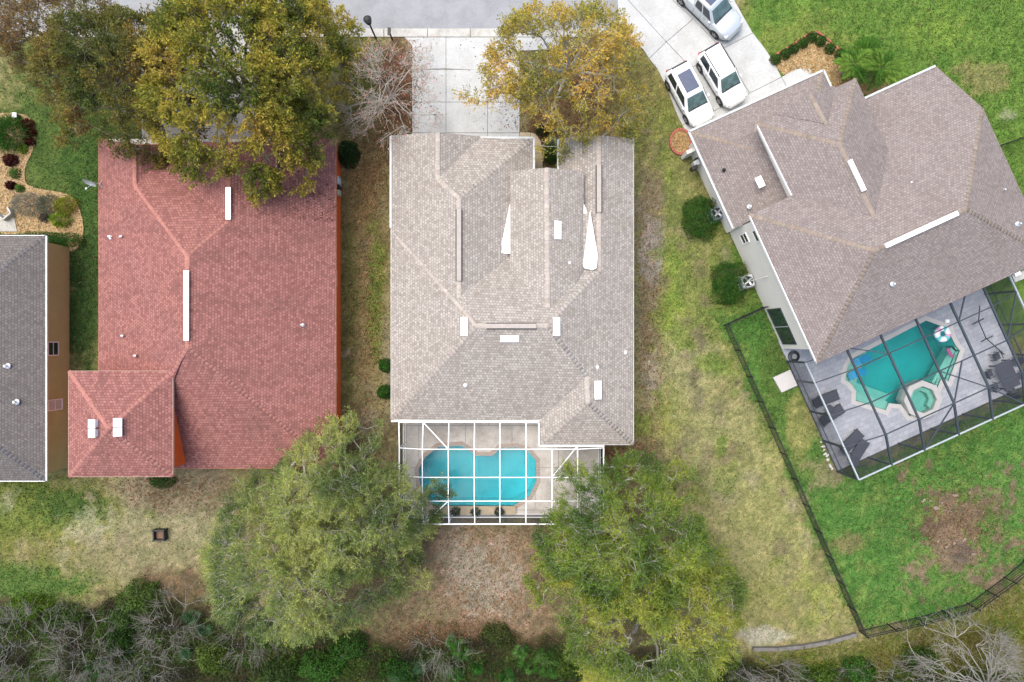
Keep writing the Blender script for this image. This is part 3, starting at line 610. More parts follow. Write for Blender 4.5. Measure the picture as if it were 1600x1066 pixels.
walls(ht, offset_poly(ccw([p[:2] for p in olt]), -.36), -.05, zt - .1, TANWALL)
xt = P(72, 0, zt)[0] - .36
window(ht, (xt, P(0, 545, 1.7)[1], 1.7), (1, 0), .95, 1.1); window(ht, (xt, P(0, 633, 1.7)[1], 1.5), (1, 0), .75, 1.5, glass=mat_plain('white_blind', (.5, .5, .48, 1), .6))
for px, py, z in ((12, 572, 3.75), (26, 628, 3.6)): pipe(rt, c(px, py, z), .07, .3)

# ---- brown grey house at the right, turned
hb = empty('house', Q(24, 1), 'turned two storey house with brown grey roof, cream walls and dark framed pool cage', 'house')
e2, pt = 5.4, .42
def mz(b): return 7.5 - pt * (3.95 - b)
bf = [
    [Q(16.35, -1., e2), Q(21.3, 3.95, 7.5), Q(16.35, 8.95, e2)],
    [Q(16.35, 8.95, e2), Q(21.3, 3.95, 7.5), Q(27.1, 3.95, 7.5), Q(32.0, 8.95, e2)],
    [Q(27.1, 3.95, 7.5), Q(32.0, 8.95, e2), Q(32.0, -1., e2)],
    [Q(21.3, 3.95, 7.5), Q(27.1, 3.95, 7.5), Q(32.0, -1., e2), Q(31.55, -4.65, mz(-4.65)), Q(25.5, -4.65, mz(-4.65)), Q(25.5, -1.05, mz(-1.05)), Q(22.5, 2.2, 6.78), Q(19.2, -1.0, mz(-1.)), Q(16.35, -1., e2)],
    [Q(19.05, -5.88, e2), Q(22.4, -2.55, 6.8), Q(22.5, 2.2, 6.8), Q(19.2, -1.0, e2)],
    [Q(25.7, -5.88, e2), Q(22.4, -2.55, 6.8), Q(22.5, 2.2, 6.8), Q(25.7, -1.0, e2)],
    [Q(19.05, -5.88, e2), Q(22.4, -2.55, 6.8), Q(25.7, -5.88, e2)],
    [Q(20.4, -6.05, 5.42), Q(22.35, -6.05, 6.2), Q(22.5, -4.0, 6.24), Q(20.45, -5.8, 5.46)], [Q(24.3, -6.05, 5.42), Q(22.35, -6.05, 6.2), Q(22.5, -4.0, 6.24), Q(24.3, -5.8, 5.46)],
    # one storey garage skirt
    [Q(16.1, -7.55, z0), Q(25.6, -7.55, z0), Q(23.7, -5.65, 3.5), Q(18.0, -5.65, 3.5)], [Q(16.1, -7.55, z0), Q(18.0, -5.65, 3.5), Q(19.5, -4.15, 4.13), Q(19.5, -.7, 4.13), Q(16.1, -.7, z0)], [Q(25.6, -7.55, z0), Q(23.7, -5.65, 3.5), Q(25.6, -5.65, z0)],
    [Q(18.0, -5.65, 3.5), Q(19.5, -5.65, 4.13), Q(19.5, -4.15, 4.13)],
]
rb = roof(hb, bf, SH_B)
caps(rb, [(Q(16.35, -1, e2), Q(21.3, 3.95, 7.5)), (Q(16.35, 8.95, e2), Q(21.3, 3.95, 7.5)), (Q(21.3, 3.95, 7.5), Q(27.1, 3.95, 7.5)), (Q(27.1, 3.95, 7.5), Q(32, 8.95, e2)), (Q(27.1, 3.95, 7.5), Q(32, -1, e2)), (Q(19.05, -5.88, e2), Q(22.4, -2.55, 6.8)), (Q(25.7, -5.88, e2), Q(22.4, -2.55, 6.8)),
          (Q(22.4, -2.55, 6.8), Q(22.5, 2.2, 6.8)), (Q(22.35, -6.05, 6.2), Q(22.5, -4.0, 6.24)), (Q(16.1, -7.55, z0), Q(18.9, -4.75, 3.88)), (Q(25.6, -7.55, z0), Q(23.9, -5.85, 3.42))], CAP_B, .26)
for a, b in ((Q(21.9, 3.95, 7.6), Q(26.5, 3.95, 7.6)), (Q(22.45, -1.45, 6.92), Q(22.48, .55, 6.92))): MB().bar(a, b, .28, .12).build('ridge_vent', WHITE, rb)
def onq(px, py, z): return c(px, py, z)
for px, py, z in ((1421, 286, 6.15), (1567, 297, 5.9), (1591, 350, 6.1), (1171, 323, 3.5), (1395, 444, 6.6)): pipe(rb, onq(px, py, z), .06, .24)
pipe(rb, onq(1131, 266, 3.15), .05, .3, BLACK)
box_vent(rb, onq(1187, 285, 4.0), .42, .7, .22, MEMBRANE, TH - .0, (0, -pit * .6))
m4 = mz(-4.65)
up1 = [Q(16.35, -1., e2), Q(16.35, 8.95, e2), Q(32, 8.95, e2), Q(32, -1, e2)]; up2 = [Q(19.05, -5.88, e2), Q(19.2, -1., e2), Q(25.7, -1, e2), Q(25.7, -5.88, e2)]
for u_ in (up1, up2):
    v, f = poly_hole([p[:2] for p in u_], [], e2 - .17); mk('soffit', v, f, CREAM, hb)
strip('fascia', [Q(16.35, -1., e2), Q(16.35, 8.95, e2)], .05, .2, WHITE, hb, -.09); strip('fascia', [Q(19.2, -1., e2), Q(16.35, -1., e2)], .04, .2, BROWNTRIM, hb, -.11); strip('fascia', [Q(16.4, 8.95, e2), Q(32, 8.95, e2), Q(32, -1, e2), Q(31.55, -4.65, m4), Q(25.7, -4.65, m4)], .04, .2, BROWNTRIM, hb, -.11)
strip('fascia', [Q(25.7, -1, e2), Q(25.7, -5.88, e2), Q(19.05, -5.88, e2)], .04, .2, BROWNTRIM, hb, -.11); strip('fascia', [Q(19.05, -5.88, e2), Q(19.2, -1., e2)], .05, .2, WHITE, hb, -.09)
go = [Q(16.1, -.7, z0), Q(16.1, -7.55, z0), Q(25.6, -7.55, z0), Q(25.6, -5.65, z0)]
strip('gutter', [Q(16.05, -.7, z0), Q(16.05, -7.6, z0), Q(25.65, -7.6, z0), Q(25.65, -5.7, z0)], .13, .13, GUTTER, hb)
strip('gutter', [Q(25.7, -4.72, m4), Q(31.5, -4.72, m4)], .13, .12, GUTTER, hb)
v, f = poly_hole([p[:2] for p in (go[0], go[1], go[2], go[3], Q(20, -5.65), Q(20, -.7))], [], z0 - .16); mk('soffit', v, f, CREAM, hb)
strip('fascia', go, .03, .16, WHITE, hb, -.08)
def qpoly(pts): return ccw([Q(a, b)[:2] for a, b in pts])
walls(hb, qpoly([(16.72, -.6), (31.6, -.6), (31.6, 8.2), (16.72, 8.2)]), -.05, e2 - .1, CREAM)
walls(hb, qpoly([(19.5, -5.45), (25.3, -5.45), (25.3, -.55), (19.5, -.55)]), -.05, e2 - .12, CREAM, 'upper_wall')
walls(hb, qpoly([(16.5, -7.1), (25.2, -7.1), (25.2, -5.4), (19.55, -5.4), (19.55, -.62), (16.5, -.62)]), -.05, z0 - .1, CREAM, 'garage_wall')
walls(hb, qpoly([(25.35, -4.2), (31.2, -4.2), (31.2, -.58), (25.35, -.58)]), -.05, m4 - .12, CREAM, 'front_wall')
nq = (-CT, -ST)
def wq(b, z, w, h, **k): return window(hb, Q(16.72, b, z), nq, w, h, **k)
wq(.35, 4.3, .8, 1.1); wq(.2, 2.1, .7, 1.2); wq(6.55, 1.6, 2.6, 2.3, frame=BRONZE, bars=0)
MB().bar(Q(16.63, 6.55, .5), Q(16.63, 6.55, 2.7), .06, .06).build('door_stile', BRONZE_L, hb)
MB().tube([Q(16.3, 3.0, 0.1), Q(16.3, 3.0, .2), Q(16.6, 3.0, 3.2)], .03, 6).build('drain_pipe', CREAM, hb)

# ------------------------------------------------------------------ pools
def make_pool(name, label, deck_poly, pool, deckmat, copmat, plaster, depth, extra_holes=(), copw=.28, group=None, slope=(0, 0)):
    cen = (sum(p[0] for p in pool) / len(pool), sum(p[1] for p in pool) / len(pool), 0)
    r = empty(name, cen, label, 'swimming pool', group)
    cop = offset_poly(pool, copw); zc = .075
    v, f = poly_hole(cop, [pool], zc); n = len(cop); m = MB(); m.add(v, f)
    for k, lp in ((0, cop), (1, pool)):
        m.add([(p[0], p[1], zc) for p in lp] + [(p[0], p[1], zc - .16) for p in lp], [(i, (i + 1) % n, (i + 1) % n + n, i + n) for i in range(n)])
    m.build('coping', copmat, r)
    inner = pool; m = MB(); n = len(inner)
    def fl(p): t_ = (p[0] - cen[0]) * slope[0] + (p[1] - cen[1]) * slope[1]; return -max(.8, depth + t_)       # sloping floor
    m.add([(p[0], p[1], .05) for p in inner] + [(p[0], p[1], fl(p)) for p in inner], [(i, (i + 1) % n, (i + 1) % n + n, i + n) for i in range(n)])
    v, f = poly_hole(inner, [], 0); m.add([(p[0], p[1], fl(p)) for p in v], f); m.build('basin', plaster, r)
    ins = offset_poly(pool, -.004); m = MB(); v, f = poly_hole(ins, [], -.06); m.add(v, f); m.add([(p[0], p[1], fl(p) + .004) for p in ins], [tuple(q[::-1]) for q in f])
    m.add([(p[0], p[1], -.06) for p in ins] + [(p[0], p[1], fl(p) + .004) for p in ins], [(i, (i + 1) % n, (i + 1) % n + n, i + n) for i in range(n)])
    o = m.build('water', WATER, r); bm = bmesh.new(); bm.from_mesh(o.data); bmesh.ops.remove_doubles(bm, verts=bm.verts, dist=1e-4); bmesh.ops.recalc_face_normals(bm, faces=bm.faces); bm.to_mesh(o.data); bm.free()
    return r
def deck(name, label, poly, hole, mat, z):
    v, f = poly_hole(poly, [hole], z); n = len(poly); m = MB(); m.add(v, f)
    m.add([(p[0], p[1], z) for p in poly] + [(p[0], p[1], z - .3) for p in poly], [(i, (i + 1) % n, (i + 1) % n + n, i + n) for i in range(n)])
    o = m.build(name, mat); tag(o, label, kind='structure'); return o
pc = make_pool('swimming_pool', 'blue swimming pool with brick coping under the white framed cage', DECK_C_POLY, pool_c, DECK_C, COPING, PLASTER, 1.6, slope=(0, -.32))
MB().prism(pxp([(660, 790), (806, 790), (806, 803), (660, 803)]), .0, .22).build('planter_ledge', WALK, pc)
deck('pool_deck', 'stained pale concrete deck round the middle pool', ccw(DECK_C_POLY), offset_poly(pool_c, .27), DECK_C, .06)
pr = make_pool('swimming_pool', 'teal angular swimming pool with raised octagonal spa beside the turned house', DECK_R_POLY, pool_r, DECK_R, COPING_W, PLASTER_T, 1.7, copw=.30, slope=(.10, .05))
deck('pool_deck', 'grey paver deck round the teal pool', ccw(DECK_R_POLY), offset_poly(pool_r, .28), DECK_R, .06)
# shallow shelf, steps and bench inside the teal pool
MB().prism(pxp([(1321, 594), (1324, 574), (1332, 561), (1358, 548), (1337, 611), (1329, 599)]), -1.3, -.32).build('sun_shelf', PLASTER_S, pr)
MB().prism(pxp([(1337, 612), (1391, 628), (1383, 640), (1337, 625)]), -1.3, -.35).build('step', PLASTER_S, pr)
MB().prism(pxp([(1342, 598), (1400, 618), (1391, 628), (1337, 612)]), -1.3, -.7).build('step', PLASTER_S, pr)
MB().prism(pxp([(1492, 543), (1498, 549), (1480, 595), (1470, 591), (1465, 601), (1461, 598)]), -1.3, -.4).build('bench', PLASTER_S, pr)
so_ = offset_poly(ccw(spa_poly), 0); si_ = offset_poly(ccw(spa_poly), -.36); n = 8
v, f = poly_hole(so_, [si_], .42); m = MB(); m.add(v, f)
for lp in (so_, si_): m.add([(p[0], p[1], .42) for p in lp] + [(p[0], p[1], -.6) for p in lp], [(i, (i + 1) % n, (i + 1) % n + n, i + n) for i in range(n)])
spa = m.build('spa_wall', COPING_W, pr)
v, f = poly_hole(si_, [], -.3); mk('spa_floor', v, f, PLASTER_S, spa)
bn = [(si_[0]), si_[1], si_[2], si_[3]]; inn = offset_poly(si_, -.3)
m = MB(); 
for k in (0, 1, 2, 3, 6, 7): m.add([(*si_[k], .06), (*si_[(k + 1) % 8], .06), (*inn[(k + 1) % 8], .06), (*inn[k], .06), (*inn[(k + 1) % 8], -.3), (*inn[k], -.3)], [(0, 1, 2, 3), (3, 2, 4, 5)])
m.build('spa_bench', PLASTER_S, spa)
v, f = poly_hole(offset_poly(si_, -.004), [], .30); SPAW = mat_water('spa_water', (.80, .96, .95, 1)); mk('spa_water', v, f, SPAW, spa)

# ------------------------------------------------------------------ screen cages
def cage(root, A, B, zfun, conv, beam, scr_top, scr_wall, base_z, edge_beam, skipx=(), wb_=.07, thin=.045, house_row=0, doors=()):
    """A: grid lines across, B: grid lines away from the house; zfun(i,j) height of node"""
    def nd(i, j, z=None): return Vector(conv(A[i], B[j], zfun(i, j) if z is None else z))
    na, nb = len(A), len(B)
    per = lambda i, j: i in (0, na - 1) or j == nb - 1
    for i in range(na):
        for j in range(nb - 1):
            if (i, j) in skipx: continue
            w = edge_beam[1] if i in (0, na - 1) else wb_
            MB().bar(nd(i, j), nd(i, j + 1), w, .12, ext=.01).build('roof_beam', edge_beam[0] if i in (0, na - 1) else beam, root)
    for j in range(nb):
        for i in range(na - 1):
            if (i, j) in skipx and j == 0: continue
            w = edge_beam[1] if j == nb - 1 else thin
            MB().bar(nd(i, j), nd(i + 1, j), w, .08, ext=-.02).build('purlin', edge_beam[0] if j == nb - 1 else beam, root)
    for i in range(na - 1):
        for j in range(nb - 1):
            if (i, j) in skipx: continue
            mk('screen_panel', [nd(i, j) - Vector((0, 0, .01)), nd(i + 1, j) - Vector((0, 0, .01)), nd(i + 1, j + 1) - Vector((0, 0, .01)), nd(i, j + 1) - Vector((0, 0, .01))], [(0, 1, 2, 3)], scr_top, root)
    run = [[(0, j) for j in range(nb)], [(i, nb - 1) for i in range(na)], [(na - 1, j) for j in range(nb - 1, -1, -1)]]
    done = set()
    for r_ in run:
        for q in r_:
            if q in done or q in skipx: continue
            done.add(q); MB().bar(nd(*q, base_z), nd(*q) - Vector((0, 0, .02)), wb_, wb_, up=(0, 1, 0)).build('post', beam, root)
        for a, b in zip(r_[:-1], r_[1:]):
            if a in skipx and b in skipx: continue
            mid = base_z + .85
            MB().bar(nd(*a, mid), nd(*b, mid), .045, .06, ext=-.03).build('wall_rail', beam, root)
            MB().bar(nd(*a, base_z + .03), nd(*b, base_z + .03), .05, .06, ext=-.03).build('base_rail', beam, root)
            za, zb = nd(*a), nd(*b)
            mk('screen_panel', [nd(*a, base_z), nd(*b, base_z), zb - Vector((0, 0, .03)), za - Vector((0, 0, .03))], [(0, 1, 2, 3)], scr_wall, root)
# white cage
XA = [P(x, 0, 2.6)[0] if x in (624, 943) else P(x, 0, 3.15)[0] for x in (624, 660, 700.5, 741, 781, 822, 862.5, 902.5, 943)]
YB = [P(0, 660, 2.75)[1], P(0, 702, 3.15)[1], P(0, 746, 3.15)[1], P(0, 783, 3.15)[1], P(0, 819, 2.6)[1]]
def zc_(i, j): return 2.75 if j == 0 else (2.6 if (i in (0, 8) or j == 4) else 3.15)
cc = empty('pool_cage', P(783, 735), 'white framed screen enclosure over the blue pool behind the middle house', 'screen enclosure')
WALU = mat_plain('white_aluminium', (.82, .83, .83, 1), .4, var=.04)
cage(cc, XA, YB, zc_, lambda a, b, z: (a, b, z), WALU, SCR_TOP, SCR_WALL, .06, (WALU, .07), skipx={(6, 0), (7, 0), (8, 0), (5, 0)}, wb_=.052, thin=.045)
def nc(i, j): return Vector((XA[i], YB[j], zc_(i, j)))
xj = P(842, 0, 2.75)[0]; yj = P(0, 697, 2.75)[1]
for a, b in (((nc(5, 0)), Vector((xj, YB[0], 2.75))), (Vector((xj, YB[0], 2.75)), Vector((xj, yj, 2.75))), (Vector((xj, yj, 2.75)), Vector((XA[8], yj, 2.75))), (nc(5, 0), nc(5, 1))): MB().bar(a, b, .08, .1, ext=.03).build('roof_beam', WALU, cc)
for a, b in ((nc(1, 0), nc(2, 1)), (nc(1, 4), nc(2, 3)), (Vector((XA[8], yj, 2.75)) * 0 + Vector((XA[8], yj, 2.62)), Vector((XA[8], YB[4], 2.6)))): MB().bar(a, b, .055, .05).build('brace', WALU, cc)
MB().bar(nc(7, 2), Vector(P(902, 699, 2.8)) + Vector((0, 0, 0)), .055, .05).build('roof_beam', WALU, cc)
MB().bar(Vector((XA[6], YB[2], 3.1)), Vector((P(902, 0, 2.8)[0], yj, 2.78)), .055, .05).build('brace', WALU, cc)
# dark cage
AA = [16.62, 18.95, 21.25, 23.68, 26.08, 28.38, 30.9]; BB = [9.1, 10.55, 12.87, 15.1, 17.4]
cb = empty('pool_cage', Q(24, 13), 'dark bronze screen enclosure over the teal pool of the turned house', 'screen enclosure')
cage(cb, AA, BB, lambda i, j: 3.0 if (i in (0, 6) or j == 4) else 4.05, Q, BRONZE, SCR_TOP_B, SCR_WALL_B, .06, (BRONZE_L, .09), wb_=.12, thin=.06)
def nbq(i, j): return Vector(Q(AA[i], BB[j], 3.0 if (i in (0, 6) or j == 4) else 4.05))
for a, b in ((nbq(2, 1), nbq(1, 0)), (nbq(4, 1), Vector(Q(27.2, 9.1, 4.05))), (nbq(2, 4), nbq(3, 3)), (nbq(3, 2), nbq(4, 3)), (nbq(3, 3) * .5 + nbq(3, 3) * .5, nbq(3, 2) * .35 + nbq(4, 2) * .65), (nbq(4, 3), nbq(5, 4)), (nbq(5, 2), nbq(6, 1))): MB().bar(a, b, .07, .07).build('brace', BRONZE, cb)
# stone rubble along the cage foot
for k in range(9):
    b = 15.2 + k * .25 + random.uniform(-.08, .08); p_ = Vector(Q(16.44 + random.uniform(-.1, .05), b, .02)); m = MB(); M = Matrix.Translation(p_) @ Matrix.Rotation(random.uniform(0, 3), 4, 'Z') @ Matrix.Diagonal((random.uniform(.06, .18), random.uniform(.06, .14), .07, 1))
    bm = bmesh.new(); bmesh.ops.create_icosphere(bm, subdivisions=1, radius=1, matrix=M)
    for v_ in bm.verts: v_.co += Vector((random.uniform(-.02, .02), random.uniform(-.02, .02), random.uniform(-.015, .015)))
    me = bpy.data.meshes.new('edging_stone'); bm.to_mesh(me); bm.free(); o = link('edging_stone', me, COPING_W)
    tag(o, 'one of the white edging stones at the foot of the dark pool cage', 'stone', 'white edging stones along the dark cage')
o = bevel_obj(MB().prism(qpoly([(15.25, 9.7), (16.56, 9.7), (16.56, 10.9), (15.35, 10.9)]), -.05, .16).build('step_slab', COPING_W), .05, 3)
tag(o, 'square white concrete step outside the dark pool cage door', 'step')

# ------------------------------------------------------------------ furniture by the pools
def lounger(pos, rz, label):
    r = empty('sun_lounger', pos, label, 'sun lounger', 'charcoal sun loungers on the grey deck', rz=rz)
    bevel_obj(MB().box(-.95, .35, -.33, .33, .30, .36).build('seat', CUSHION, r, local=True), .05, 2)
    M = Matrix.Translation((.35, 0, .33)) @ Matrix.Rotation(math.radians(-32), 4, 'Y')
    bevel_obj(MB().box(0, .75, -.33, .33, -.03, .04, M).build('backrest', CUSHION, r, local=True), .05, 2)
    for x in (-.8, .3):
        for y in (-.3, .3): MB().box(x - .02, x + .02, y - .02, y + .02, -.0, .30).build('leg', BLACK, r, local=True)
    m = MB()
    for y in (-.34, .34): m.box(-.98, .4, y - .02, y + .02, .29, .33)
    m.build('frame', BLACK, r, local=True)
    MB().bar((.75, -.3, .03), (.75, .3, .03), .03, .03).build('foot_bar', BLACK, r, local=True)
    return r
q0 = .06
for (px, py, ang, lb) in ((1286, 623, 200, 'charcoal sun lounger with square corners, nearest to the white step'), (1295, 648, 212, 'second charcoal sun lounger from the white step, beside the small side table'), (1326, 690, 225, 'charcoal sun lounger in the deck corner nearer to the pool steps'), (1337, 706, 238, 'charcoal sun lounger at the outer corner of the dark cage')):
    lounger(P(px, py, q0), math.radians(ang), lb)
st = empty('side_table', P(1296, 638, q0), 'small round dark side table between two charcoal loungers', 'table')
MB().tube([P(1296, 638, q0 + .42), P(1296, 638, q0 + .45)], .24, 20).build('table_top', CUSHION, st); MB().tube([P(1296, 638, q0), P(1296, 638, q0 + .42)], .04, 8).build('leg', BLACK, st)
tb = empty('dining_table', P(1563, 585, q0), 'dark outdoor dining table on the deck under the dark cage', 'table', rz=TH)
bevel_obj(MB().box(-.55, .55, -.95, .95, .70, .74).build('table_top', CUSHION, tb, local=True), .03)
for x in (-.48, .48):
    for y in (-.85, .85): MB().box(x - .03, x + .03, y - .03, y + .03, 0, .70).build('leg', BLACK, tb, local=True)
def chair(pos, rz, label):
    r = empty('patio_chair', pos, label, 'chair', 'chairs round the dark dining table', rz=rz)
    bevel_obj(MB().box(-.24, .24, -.24, .24, .41, .45).build('seat', CUSHION, r, local=True), .02)
    M = Matrix.Translation((-.24, 0, .45)) @ Matrix.Rotation(math.radians(-12), 4, 'Y'); bevel_obj(MB().box(-.02, .02, -.24, .24, 0, .5, M).build('backrest', CUSHION, r, local=True), .01)
    for x in (-.22, .22):
        for y in (-.22, .22): MB().box(x - .015, x + .015, y - .015, y + .015, 0, .41).build('leg', BLACK, r, local=True)
    for y in (-.25, .25): MB().bar((-.24, y, .64), (.22, y, .64), .04, .03).build('armrest', BLACK, r, local=True)
chairs = [(-.95, -.5, 0, 'dark patio chair on the pool side of the dining table, nearer the house'), (-.95, .5, 0, 'dark patio chair on the pool side of the dining table, farther from the house'), (.95, -.5, math.pi, 'dark patio chair on the outer side of the dining table, nearer the house'), (.95, .5, math.pi, 'dark patio chair on the outer side of the dining table, farther from the house'),
          (0, 1.35, -math.pi / 2 + math.pi, 'dark patio chair at the house end of the dining table'), (0, -1.35, math.pi / 2, 'dark patio chair at the garden end of the dining table')]
for dx, dy, a, lb in chairs:
    dy2 = -dy if a in (0, math.pi) else dy; ang = {0: 0, math.pi: math.pi}.get(a)
    if ang is None: ang = -math.pi / 2 if dy > 0 else math.pi / 2
    p_ = Vector(tb.location) + Matrix.Rotation(TH, 3, 'Z') @ Vector((dx, dy2, 0)); chair(p_, TH + ang, lb)
rk = empty('metal_stand', P(1541, 520, q0), 'thin bent black metal stand with two crossbars on the grey deck', 'stand')
pts = [P(1531, 478, 1.3), P(1529, 502, .9), P(1541, 529, .9), P(1569, 554, .08)]
MB().tube(pts, .035, 8).build('pole', BLACK, rk)
MB().bar(P(1519, 507, .9), P(1537, 498, .9), .06, .06).build('crossbar', BLACK, rk); MB().bar(P(1533, 534, .88), P(1551, 525, .88), .06, .06).build('crossbar', BLACK, rk)
MB().bar(P(1529, 502, .9), P(1530, 503, .06), .05, .05, up=(0, 1, 0)).build('leg', BLACK, rk); MB().bar(P(1541, 529, .9), P(1540, 528, .06), .05, .05, up=(0, 1, 0)).build('leg', BLACK, rk)
# swim ring: panels of white, teal and pink
fr = empty('swim_ring', P(1471, 522, -.04), 'inflatable white, teal and pink swim ring floating at the pool edge', 'pool float')
FC = [mat_plain('float_white', (.75, .75, .78, 1), .3), mat_plain('float_teal', (.1, .5, .5, 1), .3), mat_plain('float_pink', (.6, .3, .5, 1), .3)]
for k in range(12):
    m = MB(); vs = []; fs = []
    for i in range(4):
        t = 2 * math.pi * (k + i / 3) / 12
        for j in range(10):
            u = 2 * math.pi * j / 10; R_ = .37 + .2 * math.cos(u); vs.append((R_ * math.cos(t), R_ * math.sin(t), .12 + .16 * math.sin(u)))
    for i in range(3):
        for j in range(10): fs.append((i * 10 + j, i * 10 + (j + 1) % 10, (i + 1) * 10 + (j + 1) % 10, (i + 1) * 10 + j))
    m.add(vs, fs); m.build('float_panel', FC[(0, 0, 1, 0, 2, 0, 0, 1, 0, 0, 1, 2)[k]], fr, smooth=True, local=True)
FP = mat_plain('float_magenta', (.3, .06, .18, 1), .4)
bevel_obj(MB().bar(P(1480, 545, .05), P(1488, 558, .05), .22, .1).build('float_tail', FP, fr), .03)
for px, py, a, lb in ((1342, 563, 0, 'blue resin pool chaise standing on the sun shelf nearer the house'), (1335, 584, 0, 'blue resin pool chaise standing on the sun shelf nearer the pool steps')):
    r = empty('pool_chaise', P(px, py, -.3), lb, 'pool lounger', 'blue chaises on the sun shelf', rz=TH)
    prof = [(-.55, .12), (-.1, .2), (.15, .12), (.55, .55)]; m = MB(); vs = []
    for x, z in prof: vs += [(x, -.26, z), (x, .26, z), (x, -.26, z + .06), (x, .26, z + .06)]
    fs = []
    for i in range(3): b = i * 4; fs += [(b + 2, b + 3, b + 7, b + 6), (b, b + 4, b + 5, b + 1), (b, b + 2, b + 6, b + 4), (b + 1, b + 5, b + 7, b + 3)]
    fs += [(0, 1, 3, 2), (12, 14, 15, 13)]; m.add(vs, fs); m.build('shell', BLUEFLOAT, r, local=True)
    MB().box(-.3, .3, -.2, .2, 0, .12).build('base', BLUEFLOAT, r, local=True)
o = bevel_obj(MB().box(-.15, .15, -.12, .12, 0, .12).build('towel', MEMBRANE), .03, 2); o.location = P(1479, 502, .06); tag(o, 'small folded white towel on the deck behind the swim ring', 'towel')
cl = empty('hose_coil', P(1240, 557, .06), 'dark coiled hose on the deck behind the cage wall', 'hose')
for rr_ in (.38, .30, .22): MB().tube([(cl.location.x + rr_ * math.cos(t * .3491), cl.location.y + rr_ * math.sin(t * .3491), .1 + (.38 - rr_) * .6) for t in range(19)], .03, 6).build('hose_loop', BLACK, cl)

# ------------------------------------------------------------------ fences
_pk = MB().box(-.012, .012, -.012, .012, .05, 1.25).build('picket_source', BLACK); PICK = _pk.data; bpy.data.objects.remove(_pk)
_ps = MB().box(-.032, .032, -.032, .032, -.1, 1.34).build('post_source', BLACK); POST = _ps.data; bpy.data.objects.remove(_ps)
def fence(pts, label, sp=.115, panel=1.85):
    r = empty('fence', (*pts[0], 0), label, 'fence'); off = Vector((*pts[0], 0))
    for a, b in zip(pts[:-1], pts[1:]):
        a = Vector((*a, 0)) - off; b = Vector((*b, 0)) - off; d = b - a; L_ = d.length; rz = math.atan2(d.y, d.x); np_ = max(1, round(L_ / panel))
        for i in range(np_ + 1):
            o = link('post', POST, None, r); o.location = a + d * (i / np_); o.rotation_euler[2] = rz
        for i in range(np_):
            p0 = a + d * (i / np_); p1 = a + d * ((i + 1) / np_)
            for z in (.12, .95, 1.2): MB().bar((p0.x, p0.y, z), (p1.x, p1.y, z), .034, .045).build('rail', BLACK, r, local=True)
        for i in range(1, int(L_ / sp)):
            o = link('picket', PICK, None, r); o.location = a + d * (i * sp / L_); o.rotation_euler[2] = rz
    return r
fence([P(1131, 508)[:2], P(1342, 985)[:2]], 'long straight black picket fence between dry lawn and green lawn')
fence([P(1131, 508)[:2], P(1189, 481)[:2]], 'short black picket fence run joining the cream house wall')
fence([P(1342, 985)[:2], P(1430, 965)[:2], P(1512, 943)[:2], P(1568, 902)[:2], P(1630, 850)[:2]], 'black picket fence bending along the bottom right wood edge')
fence([P(1540, 236)[:2], P(1640, 202)[:2]], 'thin black picket fence beside the roof at the right edge')
tw = empty('retaining_wall', P(1260, 1010), 'low weathered timber retaining edge below the dry lawn', 'retaining wall')
tp = [(1176, 1014), (1215, 1014), (1255, 1010), (1295, 1003), (1338, 991)]
for a, b in zip(tp[:-1], tp[1:]): bevel_obj(MB().bar(P(*a, .1), P(*b, .1), .24, .3, ext=-.01).build('timber', TIMBER, tw), .02)

# ------------------------------------------------------------------ cars
_w = MB()
def wheel(root, x, y, r, w, side):
    m = MB(); n = 24; prof = [(r * .62, w * .5), (r * .9, w * .5), (r, w * .36), (r, -w * .36), (r * .9, -w * .5), (r * .62, -w * .5)]; vs = []
    for k in range(n):
        t = 2 * math.pi * k / n
        for rr_, yy in prof: vs.append((x + rr_ * math.cos(t), y + yy, r + rr_ * math.sin(t)))
    k6 = len(prof); fs = [(i * k6 + j, i * k6 + j + 1, ((i + 1) % n) * k6 + j + 1, ((i + 1) % n) * k6 + j) for i in range(n) for j in range(k6 - 1)]
    m.add(vs, fs); ty = m.build('wheel', TYRE, root, smooth=True, local=True)
    m = MB(); yo = y + side * w * .42
    m.tube([(x, yo - .02, r), (x, yo + .02, r)], r * .62, 20)
    rim_dark = m.build('rim_back', PLASTIC, ty, local=True)
    m = MB()
    for k in range(5):
        t = 2 * math.pi * k / 5 + .3; m.bar((x + .02 * math.cos(t), yo + side * .03, r + .02 * math.sin(t)), (x + r * .6 * math.cos(t), yo + side * .03, r + r * .6 * math.sin(t)), .07, .03, up=(0, 1, 0))
    m.build('rim', RIM, ty, local=True)
